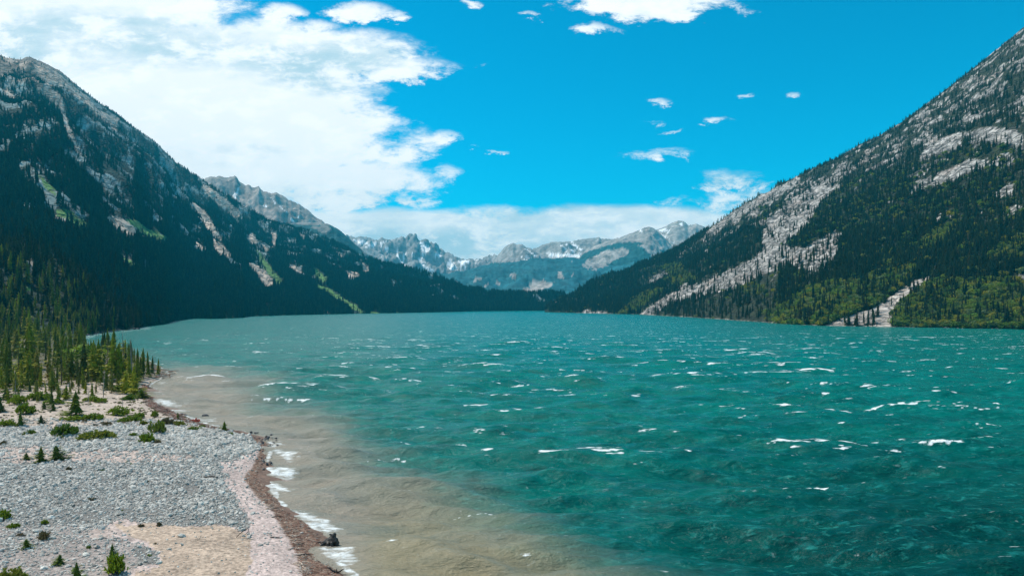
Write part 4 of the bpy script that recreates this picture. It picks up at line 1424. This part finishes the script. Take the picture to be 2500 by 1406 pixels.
scatter('cobbles', np.stack([x, y, z + s * .08], -1)[msk], S3[msk], RR[msk], rng.integers(0, 8, msk.sum()), st_p, parent=beach)
stones = [stone_mb(40 + i, 2, .6).mesh('stone', M_cobble) for i in range(6)]
for i in big_i:
    o = link('stone', random.choice(stones), beach)
    k_ = min(s[i], .85)
    o.location = (x[i], y[i], z[i] + k_ * .1)
    o.rotation_euler = RR[i]
    o.scale = (k_, k_, k_ * .9)

# fine woody litter in the wrack line, and pebbles of the gravel
lit_p = bpy.data.collections.new('litter_kinds')
for i in range(6):
    mb = MB()
    r = random.Random(i)
    mb.tube([(-.5, 0, 0), (0, r.uniform(-.1, .1), .03), (.5, r.uniform(-.15, .15), 0)], [.03, .045, .02], 4)
    lit_p.objects.link(bpy.data.objects.new('litter_stick', mb.mesh('litter_stick', M_drift_red if i < 4 else M_drift)))
x, y, z = sample_ground(9000, brown * (dS > .15) * (gpy > 880) * np.where(gpy < 1060, 1.3, np.where(gpy < 1200, .35, .6)))
s = rng.uniform(.15, .8, len(x)) * np.where(proj(x, y, z)[1] < 1030, 1.7, .8)
scatter('driftwood_litter', np.stack([x, y, z + .03], -1), np.stack([s, s, s], -1), np.stack([rng.normal(0, .25, len(s)), rng.normal(0, .25, len(s)), rng.random(len(s)) * 6.28], -1),
        rng.integers(0, 6, len(s)), lit_p, label='brown wrack of sticks and bark along the waterline', category='driftwood')

# ------------------------------------------------------------------ driftwood and rocks as things
def stick_mesh(seed, name='shaft', mat=None, bend=.12, r0=.035):
    r = random.Random(seed)
    m = MB()
    m.tube([(-.5, 0, 0), (-.2, r.uniform(-bend, bend), .02), (.15, r.uniform(-bend, bend), .03), (.5, r.uniform(-bend, bend), .0)], [r0, r0 * 1.1, r0 * .8, r0 * .35], 6)
    if r.random() < .6:
        a = r.uniform(-.2, .3)
        m.tube([(a, 0, .01), (a + .15, r.choice([-1, 1]) * .16, .07)], [r0 * .5, r0 * .2], 5)
    return m.mesh(name, mat, True)


sticks_pale = [stick_mesh(i, 'driftwood_stick', M_drift) for i in range(6)]
sticks_dark = [stick_mesh(20 + i, 'driftwood_log', M_wetwood, .1, .05) for i in range(5)]
sticks_red = [stick_mesh(60 + i, 'driftwood_log', M_drift_red, .1, .05) for i in range(5)]


def put_stick(meshes, px_, py_, L, rz, label, group=None, name='driftwood_stick', cat='driftwood', dz=.04):
    x, y, z = place(px_, py_)
    o = link(name, random.choice(meshes))
    o.location = (x, y, z + dz)
    o.rotation_euler = (random.uniform(-.1, .1), random.uniform(-.08, .08), rz)
    o.scale = (L,) * 3
    return tag(o, label, cat, group)


for i in range(70):
    py_ = random.choice([random.uniform(1215, 1245), random.uniform(1335, 1402), random.uniform(1335, 1402), random.uniform(1270, 1330)])
    px_ = float(np.interp(py_, [a for a, b in BROWNL], [b for a, b in BROWNL])) + random.uniform(-8, 26)
    near = py_ > 1330
    put_stick(sticks_pale, px_, py_, random.uniform(.5, 1.15), random.uniform(-.9, 1.2), 'pale tan stick in the tangle above the near wrack line' if near else 'pale stick lying along the inner edge of the brown wrack',
              'pale sticks in the near tangle' if near else 'pale sticks along the wrack edge')
for i in range(34):
    t_ = random.random()
    px_, py_ = np.interp(t_, [0, .3, .6, 1], [352, 352, 372, 440]) + random.uniform(-10, 8), np.interp(t_, [0, .3, .6, 1], [935, 958, 992, 1022]) + random.uniform(-6, 6)
    put_stick(sticks_red, px_, py_, random.uniform(1.4, 3.2), random.uniform(-1.4, 1.4), 'reddish driftwood log on the far wrack line below the dark conifers', 'reddish logs on the far wrack line', 'driftwood_log')
for i in range(26):
    px_, py_ = random.uniform(378, 430), random.uniform(906, 922)
    x, y = ground_pt(px_, py_, .4)
    o = link('driftwood_log', random.choice(sticks_red + sticks_pale))
    o.location = (x, y, max(gh(x, y), -.1) + random.uniform(.1, .5))
    o.rotation_euler = (0, random.uniform(-.25, .25), random.uniform(-1.2, 1.2))
    L = random.uniform(2.5, 5)
    o.scale = (L, L, L)
    tag(o, 'weathered log in the jumbled pile at the tip of the wooded spit', 'driftwood', 'logs piled at the tip of the wooded spit')
put_stick(sticks_dark, 515, 1166, 1.7, .15, 'dark log lying at the right edge of the cobble bank', name='driftwood_log', dz=.1)
put_stick(sticks_dark, 672, 1242, .9, .35, 'short dark wood chunk on the wrack beside two foam streaks', name='driftwood_log', dz=.08)
put_stick(sticks_dark, 676, 1262, 1.0, .5, 'dark curved stick on the brown wrack below the wood chunk', name='driftwood_log', dz=.06)
put_stick(sticks_dark, 740, 1356, 1.3, .2, 'dark stick on the brown wrack below the forked branch', name='driftwood_log', dz=.06)
put_stick(sticks_dark, 673, 1313, 1.0, .02, 'thin straight stick lying alone on the pink gravel')
put_stick(sticks_dark, 620, 1283, .35, .3, 'small dark stick where cobbles meet the pink gravel')
put_stick(sticks_dark, 195, 1150, .5, .9, 'small dark stick among upper cobbles')
put_stick(sticks_pale, 375, 1257, 1.4, -.35, 'thin white stick lying on the grey cobbles')

# bent twig arching above the sand
x, y, z = place(577, 1311)
m = MB()
k_ = y / F
pts = [(0, 0), (8, 8), (20, 17), (27, 22), (31, 20), (29, 13), (22, 7), (14, 3)]
m.tube([(a * k_, -.25 * a * k_ / 4, b_ * k_ + .02) for a, b_ in pts], [.035, .033, .03, .028, .026, .024, .02, .014], 6)
o = link('bent_twig', m.mesh('bent_twig', M_wetwood, True))
o.location = (x, y, z)
tag(o, 'thin dark twig bent into an arch over the tan sand', 'twig')
# white forked stick
x, y, z = place(487, 1318)
m = MB()
k_ = y / F
m.tube([(-6 * k_, 0, .02), (0, 0, 3 * k_), (3 * k_, 0, 10 * k_)], [.03, .035, .02], 6)
m.tube([(0, 0, 3 * k_), (7 * k_, 0, 3.5 * k_)], [.025, .015], 5)
o = link('forked_stick', m.mesh('forked_stick', M_drift, True))
o.location = (x, y, z)
tag(o, 'small white forked stick standing on the tan sand', 'stick')

# big root stump at the waterline
x, y = ground_pt(802, 1330)
k_ = y / F
r = random.Random(5)
stump = bpy.data.objects.new('tree_stump', None)
stump.location = (x, y, -.05)
col.objects.link(stump)
tag(stump, 'large black root stump lying at the waterline in foam', 'stump')
m = MB()
m.tube([(-.75, .1, .05), (-.45, .05, .20), (-.05, 0, .34), (.35, -.05, .42), (.62, -.05, .40), (.80, -.05, .12)], [.12, .24, .36, .42, .40, .24], 9)
for i_, v_ in enumerate(m.v):
    m.v[i_] = (v_[0] + r.uniform(-.05, .05), v_[1] + r.uniform(-.05, .05), v_[2] + r.uniform(-.05, .05))
link('trunk', m.mesh('trunk', M_wetwood, False), stump)
for (p0, p1, p2, p3, a, b_) in [((.35, 0, .5), (.48, .05, .80), (.52, .05, .98), (.60, .05, 1.12), .26, .13), ((.5, -.1, .7), (.72, -.2, .5), (.86, -.25, .2), (1.0, -.3, -.2), .20, .12),
                            ((.0, -.2, .4), (.05, -.42, .28), (.08, -.52, .05), (.1, -.6, -.2), .17, .1), ((.3, -.25, .5), (.42, -.5, .34), (.46, -.62, .1), (.5, -.7, -.2), .16, .1), ((-.4, 0, .22), (-.55, -.3, .16), (-.66, -.42, .03), (-.75, -.5, -.2), .13, .07),
                            ((.45, .05, .8), (.25, .1, .95), (.12, .1, 1.0), (.02, .1, .98), .10, .03), ((.1, 0, .5), (.2, .05, .72), (.35, .05, .85), (.5, .05, 1.0), .18, .10)]:
    m = MB()
    m.tube([p0, p1, p2, p3], [a, a * .9, a * .75, b_], 7)
    link('root', m.mesh('root', M_wetwood, False), stump)
m = MB()
m.tube([(-.6, 0, .22), (-.95, .05, .32), (-1.35, .08, .38)], [.08, .05, .02], 6)
link('branch', m.mesh('branch', M_wetwood, True), stump)

# forked root at the very bottom
x, y = ground_pt(822, 1404)
m = bpy.data.objects.new('forked_driftwood', None)
m.location = (x, y, .05)
col.objects.link(m)
tag(m, 'dark forked driftwood with two raised arms at the near waterline', 'driftwood')
for pts, ra in [([(0, 0, -.1), (-.02, 0, .15), (-.02, 0, .3)], (.10, .09, .08)), ([(-.02, 0, .2), (-.35, .05, .3), (-.62, .05, .55), (-.8, .05, .62)], (.09, .08, .06, .03)),
                ([(0, 0, .2), (.25, 0, .28), (.45, 0, .42), (.62, 0, .52)], (.08, .07, .05, .02)), ([(0, 0, .15), (.3, -.1, .12), (.5, -.1, .05)], (.07, .05, .02)), ([(-.02, 0, .25), (-.05, .05, .48)], (.05, .03))]:
    q = MB()
    q.tube(pts, ra, 7)
    link('branch', q.mesh('branch', M_wetwood, True), m)
# forked branch on the wrack
x, y, z = place(724, 1330)
m = MB()
m.tube([(0, 0, .05), (.35, 0, .12), (.75, .05, .25)], [.05, .04, .015], 6)
m.tube([(0, 0, .05), (.3, -.18, .10), (.55, -.1, .16), (.72, .02, .2)], [.05, .035, .03, .015], 6)
o = link('forked_branch', m.mesh('forked_branch', M_wetwood, True))
o.location = (x, y, z)
tag(o, 'dark forked branch lying on the brown wrack left of the stump', 'branch')

# dark rocks
rocks = [stone_mb(80 + i, 2, .8).mesh('rock', M_darkrock) for i in range(5)]


def rock(px_, py_, wpx_, label, group=None, hz=.8):
    x, y = ground_pt(px_, py_)
    z = max(gh(x, y), .02)
    o = link('rock', random.choice(rocks))
    s_ = wpx_ / F * y
    o.location = (x, y, z + .06 * s_)
    o.rotation_euler = (random.uniform(-.3, .3), random.uniform(-.3, .3), random.random() * 6.28)
    o.scale = (s_, s_, s_ * hz)
    return tag(o, label, 'rock', group)


rock(502, 1018, 17, 'lone dark pointed rock standing in the shallow surf', hz=1.0)
rock(443, 1012, 10, 'leftmost small dark rock beside the lone pointed rock')
rock(454, 1015, 13, 'low dark rock between shore foam and the lone pointed rock', hz=.5)
rock(652, 1133, 11, 'rounded black rock in the foam below the stony tip')
rock(643, 1146, 9, 'reddish dark stone at the waterline under the rounded black rock')
for i in range(46):
    px_, py_ = random.gauss(653, 12), random.uniform(1066, 1134)
    if px_ > 684 or px_ < 636:
        continue
    rock(px_, py_, random.uniform(4, 9), 'dark wet stone in the cluster at the stony tip', 'dark stones at the stony tip')
for i in range(16):
    rock(random.uniform(600, 675), random.uniform(1052, 1082), random.uniform(4, 8), 'dark pebble-sized rock scattered before the stony tip', 'scattered rocks before the stony tip')
for i in range(22):
    px_ = random.uniform(192, 345)
    rock(px_, float(np.interp(px_, [185, 250, 330], [824, 812, 803])) + random.uniform(-.5, 1), random.uniform(5, 10), 'dark boulder at the waterline across the cove', 'boulders across the cove')
# pale boulders along the right waterline
M_shore_rock = plain_mat('brown_grey_boulder', (.12, .105, .085), (.30, .27, .23), 2.0, random_amt=.4)
pale = [stone_mb(95 + i, 2, .7).mesh('boulder', M_shore_rock) for i in range(4)]
for i in range(80):
    px_ = random.choice([1400, 1450, 1620, 1700, 1790, 1865, 1985, 2080, 2200, 2330, 2440]) + random.gauss(0, 22)
    px_ = min(max(px_, 1345), 2495)
    pb = float(itp(R_base, px_)) + .3
    x, y = ground_pt(px_, pb)
    o = link('boulder', random.choice(pale))
    s_ = random.choice((.7, 1.0, 1.4, 2.6)) * random.uniform(.8, 1.2)
    o.location = (x, y, .1)
    o.rotation_euler = (0, 0, random.random() * 6.28)
    o.scale = (s_ * 1.3, s_, s_ * .8)
    big_ = 'large' if s_ > 2.3 else 'small'
    tag(o, f'{big_} grey-brown boulder at the right waterline {right_mark(px_)}', 'boulder', f'{big_} boulders at the waterline {right_mark(px_)}')

# ------------------------------------------------------------------ dwarf pines and young trees on the beach
dw = []
for i in range(6):
    a_, b_ = dwarf(900 + i, 150, (.45, .55, .38, .6, .5, .42)[i])
    dw.append((a_, b_))
dw_g = [(a_.mesh('foliage', M_bush), b_.mesh('stems', M_bark)) for a_, b_ in dw]
dw_d = [(a_.mesh('foliage', M_bush_dry), b_.mesh('stems', M_bark)) for a_, b_ in dw[:3]]
dw_r = (dwarf(950, 90, .6)[0].mesh('foliage', M_red), dw[0][1].mesh('stems', M_drift_red))
M_young = foliage_mat('young_tree_needles', [(.080, .135, .020), (.150, .190, .018), (.055, .105, .034)])
yt = []
for i in range(5):
    yt.append((conifer(960 + i, 13, 7, 5, (.26, .34, .40, .30, .36)[i], .02, .1, .05, True, .75).mesh('crown', M_young), trunk_mb(960 + i, .022).mesh('trunk', M_bark, True)))

BUSH = [  # foot x, foot y, width, height, kind, label
    (14, 1264, 44, 24, 'g', 'thick green dwarf pine on cobbles at the left frame edge'), (33, 1286, 34, 13, 'g', 'flat yellowish bush just below the thick green dwarf pine'),
    (108, 1279, 20, 14, 'g', 'tiny dark green bush alone on cobbles above the brownish bush'), (112, 1314, 42, 20, 'd', 'brownish green bush on the lower cobbles'),
    (64, 1337, 34, 24, 'y', 'small cone shaped fir left of the brownish bush'), (146, 1376, 32, 26, 'y', 'small round young pine below the brownish bush'),
    (287, 1396, 60, 52, 'g', 'bushy young pine with dark foot casting a shadow near the bottom'), (274, 1372, 30, 50, 'y', 'slim young fir rising behind the bushy pine'),
    (187, 1418, 40, 50, 'y', 'yellow-green little fir cut by the bottom edge of the view'), (20, 1416, 72, 34, 'g', 'green bush in the bottom corner of the beach'), (60, 1416, 28, 22, 'y', 'small sunlit fir beside the bottom corner bush'),
    (216, 1337, 14, 7, 'g', 'tiny green tuft on cobbles between two small firs'), (390, 1282, 18, 10, 'd', 'dark dry plant at the upper rim of the tan sand'), (345, 1284, 18, 8, 'd', 'pale dry tuft at the upper left rim of the tan sand'),
    (168, 1148, 14, 12, 'd', 'dark dry tuft on the middle cobbles'), (137, 1124, 50, 40, 'y', 'broad young pine on the sandy lane between cobble banks'), (100, 1128, 36, 42, 'y', 'dark bluish young fir touching the broad young pine'),
    (64, 1121, 24, 18, 'y', 'small bushy fir left of the bluish young fir'), (10, 1086, 26, 12, 'd', 'grey dry bush on the upper left cobbles'), (72, 1061, 32, 16, 'g', 'small flat bush on the far cobble rim, leftmost of its row'),
    (158, 1062, 66, 32, 'g', 'wide upright dwarf pine on the far cobble rim'), (143, 1069, 22, 9, 'g', 'little bush at the foot of the wide upright dwarf pine'), (232, 1069, 82, 26, 'g', 'long flat dwarf pine on the far cobble rim'),
    (383, 1057, 44, 34, 'g', 'tall rounded dwarf pine on the cobble rim'), (362, 1079, 46, 26, 'g', 'bright green dwarf pine lowest on the far cobbles'), (381, 1081, 30, 10, 'd', 'brownish bush touching the bright green dwarf pine'),
    (325, 1064, 24, 10, 'g', 'small low bush left of the tall rounded dwarf pine'), (290, 1012, 62, 24, 'g', 'wide dense dwarf pine on sand behind the cobble rim'), (316, 1028, 52, 18, 'g', 'low dwarf pine in front of the wide dense one'),
    (338, 1019, 32, 14, 'g', 'small dwarf pine wedged behind the low one'), (380, 1016, 26, 16, 'g', 'round bush beside the brown wrack line'), (172, 1024, 60, 12, 'g', 'flat mat of dwarf pine left of the young spreading tree'),
    (225, 1024, 56, 18, 'g', 'green mat of dwarf pine below the slim dead tree'), (185, 1012, 54, 62, 'y', 'tall spreading young conifer in front of the wood'), (50, 1042, 32, 38, 'y', 'young conifer with ragged crown on the left sand'),
    (100, 1033, 24, 22, 'y', 'small young pine on the left sand'), (130, 1003, 26, 20, 'y', 'neat little cone shaped pine before the wood'), (108, 998, 18, 18, 'y', 'tiny pine next to the neat cone shaped one'),
    (62, 1010, 46, 30, 'g', 'rounded bush in front of the wood at left'), (12, 1042, 46, 22, 'g', 'bush at the left frame edge above the cobbles'), (0, 1005, 40, 40, 'y', 'dark young conifer at the left frame edge'),
    (408, 1036, 34, 20, 'd', 'reddish brown bush near the shore rim'), (440, 1037, 36, 12, 'g', 'flat green mat right of the reddish brown bush'), (434, 1024, 12, 20, 'y', 'tiny upright fir near the red bush'), (350, 1036, 22, 12, 'g', 'small sparse bush at the sand rim'),
    (472, 1049, 34, 10, 'g', 'flat dwarf pine just in front of the red bush'), (494, 1042, 18, 8, 'g', 'small green bush right of the red bush'), (548, 1052, 22, 26, 'y', 'little pointed fir alone by the surf'), (564, 1061, 18, 8, 'g', 'low green tuft beside the lone surf side fir'),
    (478, 1030, 22, 13, 'r', 'bright reddish orange bush beside the surf'), (95, 975, 60, 22, 'g', 'dark spreading dwarf pine against the wood'), (125, 985, 50, 14, 'g', 'flat dwarf pine stretching out from the wood'), (225, 978, 40, 16, 'g', 'dwarf pine in the middle of the sandy clearing'),
    (245, 982, 34, 12, 'g', 'flat dwarf pine at the sandy clearing'), (320, 975, 46, 14, 'g', 'bright low bush under the dark end trees'), (345, 972, 40, 24, 'y', 'dark bushy conifer above the wrack line'), (300, 955, 60, 22, 'g', 'green scrub at the foot of the end trees'),
    (262, 1036, 36, 8, 'd', 'pale dry mat on the sand before the rim'), (206, 1030, 14, 6, 'd', 'dry tuft on sand before the rim'), (40, 985, 50, 24, 'g', 'scrub at the sandy edge left'), (160, 968, 40, 24, 'y', 'young conifer with wide skirt at the wood edge'), (15, 975, 44, 30, 'y', 'bushy conifer at the far left wood edge'),
]
nb = 0
for (a, b_, w, h, kd, lab) in BUSH:
    x, y, z = place(a, b_)
    W_, H_ = w / F * y, h / F * y
    if kd == 'y':
        cr, tk = yt[nb % 5]
        q = W_ / ((.26, .34, .40, .30, .36)[nb % 5] * 1.9)
        o = thing('young_conifer', (x, y, z - .03), random.random() * 6.28, (q, q, H_), [('crown', cr), ('trunk', tk)])
        tag(o, lab, 'young tree')
    else:
        i = nb % 6
        cr, tk = dw_g[i] if kd == 'g' else dw_d[nb % 3] if kd == 'd' else dw_r
        hh = (.45, .55, .38, .6, .5, .42)[i] if kd == 'g' else (.45, .55, .38)[nb % 3] if kd == 'd' else .6
        o = thing('dwarf_pine' if kd == 'g' else 'dry_bush' if kd == 'd' else 'red_bush', (x, y, z - .02), random.uniform(-.5, .5), (W_ * 1.05, W_ * 1.05, H_ / (hh + .06) * 1.0), [('foliage', cr), ('stems', tk)])
        tag(o, lab, 'bush')
    nb += 1

# small plants between the bushes and pines along the upper beach
gp = bpy.data.collections.new('scrub_kinds')
for i in range(4):
    gp.objects.link(bpy.data.objects.new('scrub', dwarf(980 + i, 26, .45, .2)[0].mesh('scrub', M_bush if i < 2 else M_bush_dry)))
x, y, z = sample_ground(1700, onland * (gpy > 930) * ((gpy < 1045) * 1.0 + .05 * (gpx < 400)) * (1 - brown) * np.clip(.3 + fbm(Xg / 9, Yg / 9, 3), 0, 1))
s = rng.uniform(.2, .9, len(x))
scatter('scrub', np.stack([x, y, z], -1), np.stack([s, s, s * .8], -1), rots(len(s), .0), rng.integers(0, 4, len(s)), gp, label='small dry tufts and seedlings sprinkled over the upper beach', category='scrub')

# ------------------------------------------------------------------ air
hz = bpy.data.materials.new('valley_haze')
hz.use_nodes = True
nt = hz.node_tree
nt.nodes.clear()
vo = nt.nodes.new('ShaderNodeVolumePrincipled')
vo.inputs['Color'].default_value = (.03, .72, 1.0, 1)
vo.inputs['Density'].default_value = 7.0e-5
vo.inputs['Anisotropy'].default_value = .0
om = nt.nodes.new('ShaderNodeOutputMaterial')
nt.links.new(vo.outputs[0], om.inputs['Volume'])
x0, x1, y0, y1, z0, z1 = -4200, 3600, -600, 8350, -5.5, 985
hv = [(x_, y_, z_) for x_ in (x0, x1) for y_ in (y0, y1) for z_ in (z0, z1)]
hm = new_mesh('haze', hv, [(0, 1, 3, 2), (4, 6, 7, 5), (0, 4, 5, 1), (2, 3, 7, 6), (0, 2, 6, 4), (1, 5, 7, 3)], hz, smooth=False)
link('haze', hm, kind='stuff', label='thin blue air haze filling the valley', category='haze')
print('picked', len(picked), 'pool', len(pool))
